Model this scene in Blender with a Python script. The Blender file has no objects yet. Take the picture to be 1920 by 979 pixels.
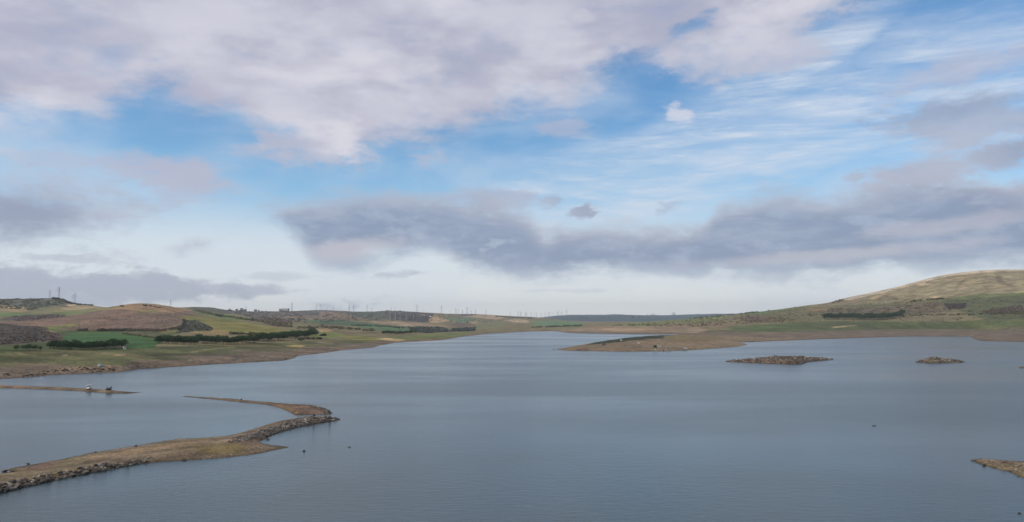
import bpy, bmesh, math, random
import numpy as np
from mathutils import Vector, Matrix, Euler

random.seed(7)
RNG = np.random.default_rng(11)
S = bpy.context.scene
C = S.collection
F = 1507.0            # focal length in photo pixels (1920 wide)
CAM_H = 27.0          # metres above the water
PITCH = math.atan((597 - 489.5) / F)
CP, SP = math.cos(PITCH), math.sin(PITCH)

# ------------------------------------------------------------------ mapping
def ray(px, py):
    px = np.asarray(px, float); py = np.asarray(py, float)
    a = (px - 960) / F; b = -(py - 489.5) / F
    return a, CP - SP * b, SP + CP * b

def at_z(px, py, z=0.0):
    dx, dy, dz = ray(px, py)
    t = (z - CAM_H) / dz
    return dx * t, dy * t

def at_d(px, py, D):
    dx, dy, dz = ray(px, py)
    t = D / np.hypot(dx, dy)
    return dx * t, dy * t, CAM_H + dz * t

def project(x, y, z):
    z = z - CAM_H
    f = CP * y + SP * z; u = -SP * y + CP * z
    f = np.maximum(f, 1.0)
    return 960 + F * x / f, 489.5 - F * u / f

def lin(c):
    c = np.asarray(c, float) / 255
    return np.where(c <= 0.04045, c / 12.92, ((c + 0.055) / 1.055) ** 2.4)

# ------------------------------------------------------------------ noise
def _h(ix, iy, s):
    n = (ix.astype(np.int64) * 374761393 + iy.astype(np.int64) * 668265263 + s * 1274126177) & 0xFFFFFFFF
    n = ((n ^ (n >> 13)) * 1274126177) & 0xFFFFFFFF
    return ((n ^ (n >> 16)) & 0xFFFF) / 65535.0

def vnoise(x, y, s=0):
    ix = np.floor(x); iy = np.floor(y); fx = x - ix; fy = y - iy
    fx = fx * fx * (3 - 2 * fx); fy = fy * fy * (3 - 2 * fy)
    a = _h(ix, iy, s); b = _h(ix + 1, iy, s); c = _h(ix, iy + 1, s); d = _h(ix + 1, iy + 1, s)
    return a + (b - a) * fx + (c - a) * fy + (a - b - c + d) * fx * fy

def fbm(x, y, o=4, s=0):
    r = 0; w = 0.5; t = 0
    for i in range(o):
        r = r + w * vnoise(x, y, s + i * 17); t += w; w *= 0.5; x = x * 2.03 + 3.1; y = y * 2.03 + 1.7
    return r / t - 0.5

# ------------------------------------------------------------------ tagging
def tag(o, label=None, cat=None, group=None, kind=None):
    if label: o['label'] = label
    if cat: o['category'] = cat
    if group: o['group'] = group
    if kind: o['kind'] = kind
    return o

def link_mesh(name, me, mat=None, parent=None):
    o = bpy.data.objects.new(name, me); C.objects.link(o)
    if mat is not None: me.materials.append(mat)
    if parent is not None: o.parent = parent
    return o

def empty(name, loc, rz=0.0):
    o = bpy.data.objects.new(name, None); C.objects.link(o)
    o.location = loc; o.rotation_euler = (0, 0, rz); o.empty_display_size = 0.3
    return o

def copy_tree(o, parent=None):
    c = o.copy(); C.objects.link(c); c.parent = parent
    for ch in o.children: copy_tree(ch, c)
    return c

def bm_obj(name, bm, mat=None, parent=None, smooth=False):
    me = bpy.data.meshes.new(name); bm.to_mesh(me); bm.free()
    if smooth: me.polygons.foreach_set('use_smooth', [True] * len(me.polygons))
    return link_mesh(name, me, mat, parent)

def box(bm, c, s, rz=0.0, rx=0.0, ry=0.0):
    M = Matrix.Translation(c) @ Euler((rx, ry, rz)).to_matrix().to_4x4() @ Matrix.Diagonal((s[0], s[1], s[2], 1))
    return bmesh.ops.create_cube(bm, size=1, matrix=M)['verts']

def bar(bm, a, b, r, n=5, r2=None):
    a = Vector(a); b = Vector(b); d = b - a
    M = Matrix.Translation((a + b) / 2) @ d.to_track_quat('Z', 'Y').to_matrix().to_4x4()
    bmesh.ops.create_cone(bm, cap_ends=True, segments=n, radius1=r, radius2=r if r2 is None else r2, depth=d.length, matrix=M)

# ------------------------------------------------------------------ materials
def new_mat(name):
    m = bpy.data.materials.new(name); m.use_nodes = True
    nt = m.node_tree; b = nt.nodes['Principled BSDF']
    return m, nt, b

def N(nt, t, **k):
    n = nt.nodes.new(t)
    for a, v in k.items(): setattr(n, a, v)
    return n

def mixcol(nt, a, b, fac, mode='MIX'):
    n = N(nt, 'ShaderNodeMix', data_type='RGBA', blend_type=mode)
    for sock, v in ((n.inputs[6], a), (n.inputs[7], b), (n.inputs[0], fac)):
        if isinstance(v, bpy.types.NodeSocket): nt.links.new(v, sock)
        elif isinstance(v, (int, float)): sock.default_value = v
        else: sock.default_value = (*[float(q) for q in v[:3]], 1)
    return n.outputs[2]

def mth(nt, op, a, b=None, c=None, clamp=False):
    n = N(nt, 'ShaderNodeMath', operation=op, use_clamp=clamp)
    for i, v in enumerate((a, b, c)):
        if v is None: continue
        if isinstance(v, bpy.types.NodeSocket): nt.links.new(v, n.inputs[i])
        else: n.inputs[i].default_value = v
    return n.outputs[0]

def mrange(nt, v, a, b, c=0.0, d=1.0, kind='SMOOTHSTEP'):
    n = N(nt, 'ShaderNodeMapRange', interpolation_type=kind)
    nt.links.new(v, n.inputs[0])
    for i, q in zip((1, 2, 3, 4), (a, b, c, d)):
        if isinstance(q, bpy.types.NodeSocket): nt.links.new(q, n.inputs[i])
        else: n.inputs[i].default_value = q
    return n.outputs[0]

def noise(nt, vec, scale, detail=4, rough=0.55, dist=0.0):
    n = N(nt, 'ShaderNodeTexNoise'); n.inputs['Scale'].default_value = scale
    n.inputs['Detail'].default_value = detail; n.inputs['Roughness'].default_value = rough
    n.inputs['Distortion'].default_value = dist
    if vec is not None: nt.links.new(vec, n.inputs['Vector'])
    return n.outputs['Fac']

def simple(name, col, rough=0.6, metal=0.0, var=0.15, scale=3.0):
    m, nt, b = new_mat(name)
    tc = N(nt, 'ShaderNodeTexCoord')
    n = noise(nt, tc.outputs['Object'], scale)
    c = mixcol(nt, [v * (1 - var) for v in col], [min(1, v * (1 + var)) for v in col], n)
    nt.links.new(c, b.inputs['Base Color'])
    b.inputs['Roughness'].default_value = rough; b.inputs['Metallic'].default_value = metal
    return m

M = {}
M['white'] = simple('white_paint', (0.72, 0.72, 0.72), 0.35, var=.05)
M['silver'] = simple('silver_paint', (0.58, 0.59, 0.6), 0.35, .1, var=.05)
M['grey'] = simple('grey_paint', (0.18, 0.19, 0.2), 0.4, var=.05)
M['glass'] = simple('dark_glass', (0.02, 0.022, 0.025), 0.08, var=.05)
M['tyre'] = simple('tyre_rubber', (0.02, 0.02, 0.02), 0.8)
M['rim'] = simple('rim_metal', (0.35, 0.35, 0.36), 0.4, .8)
M['lamp'] = simple('lamp_lens', (0.75, 0.75, 0.72), 0.15)
M['redlamp'] = simple('tail_lens', (0.35, 0.03, 0.02), 0.2)
M['green_tarp'] = simple('green_tarp', (0.015, 0.11, 0.055), 0.6)
M['teal'] = simple('teal_fabric', (0.12, 0.24, 0.22), 0.7)
M['pale_teal'] = simple('pale_teal_fabric', (0.28, 0.36, 0.34), 0.7)
M['dark_cloth'] = simple('dark_cloth', (0.018, 0.019, 0.024), 0.9)
M['navy_cloth'] = simple('navy_cloth', (0.02, 0.028, 0.05), 0.9)
M['skin'] = simple('skin', (0.42, 0.25, 0.17), 0.6, var=.05)
M['hair'] = simple('dark_hair', (0.02, 0.016, 0.012), 0.7)
M['steel'] = simple('galvanised_steel', (0.36, 0.38, 0.39), 0.6, .3)
M['wallwhite'] = simple('white_render', (0.7, 0.69, 0.66), 0.8, var=.08, scale=.3)
M['wallgrey'] = simple('grey_render', (0.34, 0.36, 0.37), 0.8, var=.1, scale=.3)
M['wallpink'] = simple('pink_render', (0.5, 0.36, 0.31), 0.8, var=.1, scale=.3)
M['roofdark'] = simple('dark_roof', (0.08, 0.08, 0.085), 0.8, scale=.4)
M['trunk'] = simple('tree_bark', (0.07, 0.055, 0.04), 0.9, scale=6)
M['boatpaint'] = simple('boat_paint', (0.5, 0.5, 0.48), 0.5)
M['bagblack'] = simple('black_nylon', (0.012, 0.012, 0.014), 0.8)

def ground_material(name, fine=1.0, bump=0.25):
    """Field colours come from the mesh attribute; noise in metres adds clods, tufts and stones."""
    m, nt, b = new_mat(name)
    at = N(nt, 'ShaderNodeAttribute', attribute_name='field')
    geo = N(nt, 'ShaderNodeNewGeometry')
    P = geo.outputs['Position']
    n1 = noise(nt, P, 0.035 * fine, 7, 0.68)
    n2 = noise(nt, P, 0.35 * fine, 6, 0.7)
    n3 = noise(nt, P, 0.009 * fine, 5, 0.6, 0.4)
    f1 = mrange(nt, n1, 0.3, 0.7, 0.58, 1.46)
    f2 = mrange(nt, n2, 0.3, 0.7, 0.55, 1.45)
    f = mth(nt, 'MULTIPLY', f1, f2)
    comb = N(nt, 'ShaderNodeCombineColor')
    nt.links.new(f, comb.inputs[0]); nt.links.new(f, comb.inputs[1]); nt.links.new(f, comb.inputs[2])
    c = mixcol(nt, at.outputs['Color'], comb.outputs[0], 1.0, 'MULTIPLY')
    # patchy drift towards dry straw and towards green, on the scale of tens of metres
    g = mrange(nt, n3, 0.35, 0.65, 0.0, 0.30)
    c = mixcol(nt, c, mixcol(nt, c, (1.18, 1.0, 0.72), 1.0, 'MULTIPLY'), g)
    nt.links.new(c, b.inputs['Base Color'])
    b.inputs['Roughness'].default_value = 0.95
    b.inputs['Specular IOR Level'].default_value = 0.15
    bp = N(nt, 'ShaderNodeBump'); bp.inputs['Strength'].default_value = bump; bp.inputs['Distance'].default_value = 0.6 / fine
    nt.links.new(n2, bp.inputs['Height']); nt.links.new(bp.outputs[0], b.inputs['Normal'])
    return m
M['land'] = ground_material('field_soil')
M['spit'] = ground_material('spit_soil', 5.0, 0.4)

def rock_material():
    m, nt, b = new_mat('rough_stone')
    geo = N(nt, 'ShaderNodeNewGeometry'); oi = N(nt, 'ShaderNodeObjectInfo')
    r = mth(nt, 'ADD', geo.outputs['Random Per Island'], oi.outputs['Random'])
    r = mth(nt, 'FRACT', mth(nt, 'MULTIPLY', r, 7.31))
    ramp = N(nt, 'ShaderNodeValToRGB'); nt.links.new(r, ramp.inputs[0])
    e = ramp.color_ramp.elements
    e[0].position = 0; e[0].color = (0.055, 0.045, 0.036, 1)
    e[1].position = 1; e[1].color = (0.46, 0.41, 0.34, 1)
    k = e.new(0.35); k.color = (0.115, 0.092, 0.072, 1)
    k = e.new(0.78); k.color = (0.205, 0.172, 0.138, 1)
    n = noise(nt, geo.outputs['Position'], 2.2, 6, 0.7)
    c = mixcol(nt, ramp.outputs[0], mixcol(nt, ramp.outputs[0], (0.45, 0.42, 0.38), 1, 'MULTIPLY'), mrange(nt, n, 0.4, 0.65))
    # wet, algae-dark foot of the stones, raised to paint in shade between them
    sx = N(nt, 'ShaderNodeSeparateXYZ'); nt.links.new(geo.outputs['Position'], sx.inputs[0])
    wet = mrange(nt, sx.outputs[2], 0.08, 0.42, 1.0, 0.0)
    c = mixcol(nt, c, (0.035, 0.036, 0.026), mth(nt, 'MULTIPLY', wet, 0.8))
    nt.links.new(c, b.inputs['Base Color']); b.inputs['Roughness'].default_value = 0.9
    bp = N(nt, 'ShaderNodeBump'); bp.inputs['Strength'].default_value = 0.6; bp.inputs['Distance'].default_value = 0.08
    nt.links.new(n, bp.inputs['Height']); nt.links.new(bp.outputs[0], b.inputs['Normal'])
    return m
M['rock'] = rock_material()

def attr_material(name, rough=0.9):
    m, nt, b = new_mat(name)
    at = N(nt, 'ShaderNodeAttribute', attribute_name='field')
    geo = N(nt, 'ShaderNodeNewGeometry')
    n = noise(nt, geo.outputs['Position'], 1.5, 3)
    c = mixcol(nt, at.outputs['Color'], mixcol(nt, at.outputs['Color'], (0.55, 0.55, 0.5), 1, 'MULTIPLY'), n)
    nt.links.new(c, b.inputs['Base Color']); b.inputs['Roughness'].default_value = rough
    b.inputs['Specular IOR Level'].default_value = 0.1
    return m
M['scrub'] = attr_material('scrub_twigs')

def leaf_material():
    m, nt, b = new_mat('pine_leaf')
    geo = N(nt, 'ShaderNodeNewGeometry'); oi = N(nt, 'ShaderNodeObjectInfo')
    r = geo.outputs['Random Per Island']
    c = mixcol(nt, (0.018, 0.040, 0.014), (0.050, 0.094, 0.032), r)
    c = mixcol(nt, c, (0.026, 0.062, 0.02), mth(nt, 'MULTIPLY', oi.outputs['Random'], 0.5))
    nt.links.new(c, b.inputs['Base Color']); b.inputs['Roughness'].default_value = 0.85
    b.inputs['Specular IOR Level'].default_value = 0.15
    return m
M['leaf'] = leaf_material()

# ------------------------------------------------------------------ far land: terrain from ridge tracks
def kn(s):   # "x:y x:y" -> arrays
    p = [q.split(':') for q in s.split()]
    return np.array([float(a) for a, b in p]), np.array([float(b) for a, b in p])

def sm_interp(x, kx, ky, w=7):
    v = np.interp(x, kx, ky)
    return v

# (image line of the track, then either height z or distance D along it)
TR = [
 ('z', '-1400:800 -500:745 0:711 60:707 120:702 187:699 230:697 260:692 320:688.5 400:683.5 450:681 530:676.5 550:672.5 558:667.5 600:663 620:660.5 640:657 700:652 712:648 740:643 830:638 870:631 920:626 985:622 1040:621 1070:625 1180:627 1270:627.5 1300:629.5 1320:634 1385:641.5 1400:642 1520:637 1650:632.5 1700:631 1820:631 1829:637 1845:640 1900:641 2420:646 3300:660',
       '-1400:0 3300:0'),
 ('z', '-1400:755 -500:715 0:686 100:685 187:686 260:682 320:672 400:668 450:660 530:656 600:649 640:646 700:641 740:637 830:632 870:626 920:620.5 985:618 1060:618 1180:619 1300:619 1400:622 1520:620 1650:617 1820:617 1920:619 2420:620 3300:640',
       '-1400:3 0:3 400:3 700:2 900:1 1050:1 1100:2.5 1300:3 1400:5.5 1600:5.5 1920:6 3300:6'),
 ('D', '-1400:700 -500:670 0:655 100:655 230:652 300:648 400:645 480:639 560:636 600:634 700:632 800:624 900:615 1000:613 1060:613 1180:612 1300:611 1400:610 1520:606 1650:604 1820:603 1920:603 2420:600 3300:620',
       '-1400:420 -500:480 0:545 300:620 450:730 600:916 800:1340 900:1800 1000:2307 1060:2260 1200:1950 1300:1760 1400:1650 1600:1850 1920:1850 3300:1800'),
 ('D', '-1400:660 -500:640 0:630 100:628 230:623 300:620 400:625 480:622 560:621 600:621 700:622 800:618 900:611 1000:610 1060:610 1180:608 1300:604 1400:598 1520:590 1650:583 1760:575 1820:560 1920:552 2420:560 3300:600',
       '-1400:900 0:950 300:1150 400:1050 600:1150 700:1200 800:1580 900:2200 1000:2750 1060:2560 1180:2380 1300:2300 1400:2150 1600:2280 1920:2300 3300:2300'),
 ('D', '-1400:640 -500:612 0:600 60:596 100:592 150:588 180:580 205:575 230:571 260:567.5 290:569 320:573 345:580 400:592 450:598 520:605 600:610 700:613 800:611 900:607 1000:606 1060:607 1120:606 1160:604.5 1200:603.5 1290:598 1350:592 1400:587 1450:581 1500:574 1525:571 1550:568 1580:561 1620:551 1660:543.5 1700:533 1740:522 1780:513 1830:507.5 1870:505 1920:505 2100:502 2420:530 3300:590',
       '-1400:1500 0:1500 180:1600 260:1700 345:1650 450:1700 600:1800 700:1900 800:2150 900:2900 1000:3300 1060:3200 1160:2900 1300:2800 1500:2800 1700:2850 1920:2900 3300:2900'),
 ('D', '-1400:640 -500:600 0:588 100:583 150:583 180:583 230:582 260:583 345:590 450:592 520:596 600:600 700:605 800:605 900:602 1000:603 1060:605 1120:608 1290:604 1400:596 1500:590 1700:560 1920:530 2420:560 3300:600',
       '-1400:2000 0:2000 345:2150 600:2400 800:2700 900:3400 1000:3800 1160:3400 1700:3400 3300:3400'),
 ('D', '-1400:590 -500:570 -100:563 0:561 20:560 60:559 108:560 118:563 127:567 142:570.5 170:572 190:576 260:577 320:577 345:577 370:575 400:576 430:581 450:583 480:584 530:584.5 560:583 600:581 640:583 665:584.5 700:583 720:582.5 780:584.5 830:587 900:589 960:592 1000:594.5 1030:596.5 1060:601 1100:604 1200:604.5 2000:604 3300:604',
       '-1400:2700 0:2700 345:2900 400:2900 450:3300 600:3400 900:4200 1000:4600 3300:4800'),
 ('D', '-1400:600 0:590 345:590 900:597 1000:599 1060:603 1200:604 3300:604',
       '-1400:3600 0:3600 900:5200 3300:5600'),
 ('D', '-1400:602 600:600 950:600 1010:595.5 1040:592 1070:590 1100:589.5 1130:589.5 1160:588.5 1200:590.5 1230:591 1260:590 1330:588 1400:586.5 1450:586.5 1600:590 2000:594 3300:600',
       '-1400:8000 3300:8000'),
 ('D', '-1400:604 3300:604', '-1400:12500 3300:12500'),
]
ROWS = [44, 40, 52, 78, 20, 66, 6, 40, 5]

def bake_field(me, col):
    a = me.color_attributes.new('field', 'FLOAT_COLOR', 'POINT')
    c = np.ones((len(col), 4), np.float32); c[:, :3] = col
    a.data.foreach_set('color', c.ravel())

def grid_mesh(name, X, Y, Z, col, mat):
    R, Cn = X.shape
    me = bpy.data.meshes.new(name)
    v = np.stack([X, Y, Z], -1).reshape(-1, 3).astype(np.float32)
    idx = np.arange(R * Cn).reshape(R, Cn)
    q = np.stack([idx[:-1, :-1], idx[:-1, 1:], idx[1:, 1:], idx[1:, :-1]], -1).reshape(-1, 4).astype(np.int32)
    me.vertices.add(len(v)); me.vertices.foreach_set('co', v.ravel())
    me.loops.add(q.size); me.loops.foreach_set('vertex_index', q.ravel())
    me.polygons.add(len(q))
    me.polygons.foreach_set('loop_start', np.arange(0, q.size, 4, dtype=np.int32))
    me.polygons.foreach_set('loop_total', np.full(len(q), 4, np.int32))
    me.polygons.foreach_set('use_smooth', np.ones(len(q), bool))
    me.update(calc_edges=True)
    bake_field(me, col.reshape(-1, 3))
    return link_mesh(name, me, mat)

def in_poly(px, py, poly):
    r = np.zeros(px.shape, bool); n = len(poly)
    for i in range(n):
        x1, y1 = poly[i]; x2, y2 = poly[(i + 1) % n]
        if y1 == y2: continue
        r ^= ((y1 > py) != (y2 > py)) & (px < (x2 - x1) * (py - y1) / (y2 - y1) + x1)
    return r

def pts(s):
    return [tuple(float(q) for q in p.split(',')) for p in s.split()]

# ground-colour patches: outline of each field, its colour as a camera would record it in this light
K_ALB = 1.12
FIELDS = [
 ((118, 110, 80), '-1400,660 -1400,540 3300,480 3300,600 1060,622 900,628 300,650 0,650'),
 ((92, 94, 74), '-600,540 110,556 128,566 120,572 60,580 0,577 -600,590'),
 ((150, 132, 96), '-300,578 0,573 30,573 60,578 90,582 40,585 0,584 -300,588'),
 ((128, 124, 84), '45,579 110,576 190,571 262,568 205,580 150,590 120,592 60,586'),
 ((98, 118, 66), '-300,584 0,586 75,587.5 85,591 0,594 -300,592'),
 ((104, 120, 70), '90,586 150,585 185,582 150,592 110,592'),
 ((166, 148, 106), '112,577.5 150,573 195,572.5 180,577 150,580 120,582'),
 ((205, 182, 145), '125,571.5 133,569.5 142,569.5 140,573 129,574.5'),
 ((84, 74, 68), '20,593 45,590 120,589.5 122,593 90,599 30,603 0,602 0,598'),
 ((118, 98, 82), '0,603 60,600 120,594 200,580 262,568 350,575 365,584 352,600 300,622 150,622 90,616 60,611 0,608'),
 ((150, 124, 94), '205,580 230,571 262,566 335,573 362,582 330,586 260,583.5 240,581'),
 ((110, 112, 64), '255,583 300,583 290,587 262,586'),
 ((112, 120, 62), '80,613.5 110,611 150,605.5 144,611 110,617 90,617'),
 ((70, 62, 55), '-600,612 0,606 30,610 50,611 85,613 90,618 92,623 120,626 118,638 60,643 0,647 -600,660'),
 ((84, 68, 54), '70,622 110,624 122,628 116,637 90,634 75,630'),
 ((74, 90, 46), '88,616 130,619 200,620 300,620 330,626 300,634 230,626 150,624 118,627'),
 ((58, 92, 44), '118,630 126,625 200,624 232,627 300,633 305,640 292,650 240,652.5 232,646 130,642 117,637'),
 ((84, 86, 54), '230,622 300,622 335,640 300,633 240,626'),
 ((74, 86, 46), '-600,660 0,648 60,643 118,639 240,652 232,656 100,656 0,664 -600,690'),
 ((122, 116, 62), '300,622 320,616 345,613 342,617 320,624 300,627'),
 ((124, 120, 62), '332,594 350,592 385,593 420,598 470,606 520,615 565,625 545,628 450,626.5 425,622 405,619 392,608 370,600 345,598'),
 ((134, 116, 74), '356,624 380,618 405,617 432,625 420,628 370,627'),
 ((66, 66, 50), '335,612 350,601 366,599 384,607 400,616 394,620 360,622 330,626 333,620'),
 ((90, 116, 58), '362,583 385,583 405,587 440,592 475,598 465,601 425,597 398,592 372,588'),
 ((84, 84, 68), '345,578 370,574 402,576 440,583 450,588 420,588 395,585 365,583'),
 ((98, 94, 88), '430,583 600,580 720,582 720,592 600,597 560,600 480,597 445,590'),
 ((112, 106, 78), '470,602 545,600 620,606 700,612 700,620 560,618 520,612'),
 ((104, 88, 76), '485,598 515,596 548,600 546,613 515,612 495,606'),
 ((110, 112, 66), '528,607 548,606 550,612 530,612'),
 ((84, 104, 70), '565,602 600,598 625,601 615,607 590,608'),
 ((128, 112, 92), '490,594 560,592 640,594 690,592 700,598 640,602 560,598'),
 ((134, 116, 96), '600,584 650,584 670,590 640,596 600,592'),
 ((114, 124, 66), '540,620 570,619 620,624 650,630 620,634 580,630 555,627'),
 ((158, 134, 96), '592,618 610,616 622,619 612,622 597,621'),
 ((72, 94, 66), '600,603 640,600 655,602 690,605 720,609 765,612 772,617 750,621 715,620 680,614 640,609 600,609'),
 ((84, 108, 72), '672,612 720,612 768,615 770,620 735,621 690,617'),
 ((86, 92, 76), '640,585 720,583 730,592 760,600 700,600 670,594'),
 ((80, 84, 80), '765,613 805,612 830,613 848,622 800,625 770,622'),
 ((70, 76, 74), '845,617 870,614 892,615 890,621 850,622'),
 ((154, 132, 106), '690,601.5 740,603 785,606 840,611 835,613.5 790,611 740,608.5 700,606'),
 ((168, 150, 118), '740,608 775,610 772,612 750,611'),
 ((84, 82, 82), '720,584 782,584.5 800,588 815,588 812,592 806,600 800,605 780,604 742,600 724,592'),
 ((150, 128, 104), '780,590 822,589 815,592 790,592'),
 ((174, 150, 116), '802,601 810,594 822,594 842,600 840,602 822,605 806,605'),
 ((98, 118, 88), '830,594 850,595 885,596 892,600 880,605 862,606 846,600'),
 ((96, 90, 86), '855,588 890,589 886,593 862,592'),
 ((172, 150, 122), '870,594 895,590 930,591 950,597 930,599 900,596'),
 ((166, 142, 112), '880,604 892,603 898,606 884,608'),
 ((104, 92, 80), '852,606 880,604 890,610 870,614 846,611'),
 ((176, 154, 124), '944,601 962,598 990,600 992,605 965,604.5'),
 ((116, 116, 84), '895,600 940,602 945,612 930,618 890,616'),
 ((98, 122, 84), '1000,603 1030,600 1060,602 1092,605 1092,611 1060,613 1020,612 996,610'),
 ((146, 130, 104), '1035,597 1065,596 1062,600 1040,600'),
 ((118, 112, 106), '1105,600.5 1130,597.5 1135,599 1115,601.5'),
 ((104, 112, 64), '705,634 730,631 800,627 880,622 870,630 830,635 760,638 725,638'),
 ((174, 152, 112), '705,634 730,633 765,638 750,641 725,638'),
 ((148, 136, 96), '662,634 680,635 685,638 668,637'),
 ((148, 130, 104), '596,642 625,643 622,646 600,645'),
 ((118, 116, 64), '640,628 700,632 720,637 700,640 650,636'),
 ((140, 122, 98), '1040,620 1120,612 1180,610 1300,612 1330,618 1300,627 1180,626 1060,624'),
 ((158, 136, 108), '1125,617 1140,614 1195,616 1230,617 1190,622 1135,621'),
 ((112, 116, 70), '1150,607 1200,603 1290,597 1350,591 1380,588 1350,600 1300,606 1250,612 1180,612'),
 ((122, 106, 78), '1230,608 1300,606 1350,604 1400,610 1350,614 1260,612'),
 ((108, 94, 78), '1380,596 1420,592 1460,594 1480,598 1450,603 1400,604'),
 ((94, 104, 62), '1395,587 1450,580 1500,574 1540,569 1540,578 1490,584 1440,592 1400,592'),
 ((88, 100, 58), '1360,612 1420,609 1500,604 1540,604 1540,618 1480,622 1420,622 1370,618'),
 ((84, 92, 56), '1480,604 1560,602 1750,603 1920,600 3300,600 3300,614 1920,613 1800,616 1650,618 1540,620 1480,616'),
 ((104, 100, 66), '1430,590 1500,577 1560,568 1640,566 1740,562 1780,560 1780,575 1700,595 1560,600 1450,603'),
 ((128, 108, 76), '1515,578 1555,578 1548,583 1520,584'),
 ((102, 92, 70), '1540,586 1560,578 1600,577 1650,575 1720,570 1760,566 1800,574 1780,584 1700,590 1620,588 1560,590'),
 ((100, 102, 62), '1590,566 1640,564 1660,569 1640,574 1600,572'),
 ((86, 90, 58), '1765,562 1800,556 1850,551 1920,548 3300,540 3300,600 1920,602 1850,600 1820,592 1790,578'),
 ((100, 112, 66), '1780,560 1830,553.5 1920,549 2200,546 2200,550 1920,553 1850,557 1800,563'),
 ((94, 84, 68), '1838,584 1870,578 1915,572 1920,585 1860,590'),
 ((126, 117, 86), '1505,577 1540,568 1585,560 1620,551 1660,543 1700,532 1760,520 1740,562 1640,570 1560,574'),
 ((146, 135, 104), '1640,552 1660,543 1700,532 1780,512 1870,503 1920,503 3300,480 3300,540 1920,549 1830,552 1780,559 1720,560'),
 ((120, 104, 82), '1560,566 1600,558 1610,566 1570,569'),
 ((188, 174, 150), '1580,562 1620,551 1660,543.5 1700,532 1780,511 1870,502 1925,502 2400,500 2400,506 1925,507.5 1860,510 1790,516 1745,526 1700,537 1660,548 1625,556 1595,563'),
 ((196, 176, 146), '1710,531 1735,529 1752,534 1730,536'),
 ((168, 146, 112), '1625,560 1645,554 1668,549 1650,557 1635,562'),
 ((186, 160, 124), '1800,539 1810,538.5 1808,541 1802,541.5'),
 ((186, 164, 130), '1745,556 1760,555 1762,559 1748,559'),
 ((122, 112, 86), '1790,540 1798,530 1812,521 1816,522 1804,532 1795,541'),
 ((116, 104, 82), '1864,520 1870,515 1877,516 1880,526 1890,532 1902,537 1888,537 1870,530'),
 ((64, 56, 50), '1770,572 1790,569 1812,570 1808,578 1780,581'),
 ((160, 142, 104), '1560,613 1604,609.5 1604,611 1560,615'),
 ((150, 136, 104), '117,667 122,665.5 128,665 124,669 116,669'),
 ((150, 132, 102), '207,667.5 218,664.5 232,664 230,667 215,668'),
 ((118, 114, 72), '355,659 395,654.5 440,649.5 441,650.7 400,656.5 358,661.5'),
 ((168, 146, 92), '530,648 570,649 565,651.5 535,650'),
 # peninsula
 ((50, 56, 32), '1104,647 1110,634 1150,628 1200,623 1264,623 1270,632 1230,635 1200,637.5 1150,642 1125,645.5'),
 ((118, 106, 76), '1255,628 1340,628 1360,634 1330,642 1260,640 1240,634'),
 ((100, 82, 70), '1075,655 1100,652 1105,658 1078,658'),
 # spits
 ((116, 98, 84), '30,874 60,866 110,862 90,876 50,882'),
 ((116, 96, 82), '560,765 600,762 612,770 610,775 570,775 555,772'),
 ((132, 114, 90), '170,853 250,841 330,830 400,826 400,832 300,842 200,856 130,870'),
 ((112, 96, 80), '430,835 455,812 500,792 560,776 650,770 660,800 560,808 490,832'),
 ((112, 100, 68), '360,838 430,830 470,836 450,850 390,852'),
]
FIELDS = [(lin(c) / K_ALB, pts(p)) for c, p in FIELDS]

def paint(X, Y, Z, base):
    px, py = project(X, Y, Z)
    D = np.hypot(X, Y)
    # wander of the field edges, in metres on the ground turned to its apparent size
    jx = fbm(X / 40, Y / 60, 4, 91) * 16; jy = fbm(X / 30 + 9, Y / 50, 4, 57) * 3.2
    k = np.clip(1200 / np.maximum(D, 200), 0.4, 1.5)
    qx, qy = px + jx * k, py + jy * k
    col = base.copy()
    tex = 1 + 0.55 * fbm(X / 22, Y / 46, 5, 201) + 0.35 * fbm(X / 90, Y / 60, 3, 202)
    for c, poly in FIELDS:
        P = np.array(poly)
        bb = (qx > P[:, 0].min()) & (qx < P[:, 0].max()) & (qy > P[:, 1].min()) & (qy < P[:, 1].max())
        if not bb.any(): continue
        i = np.nonzero(bb); m = in_poly(qx[i], qy[i], poly)
        i = tuple(a[m] for a in i)
        col[i] = c
    return col * tex[..., None]

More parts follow.
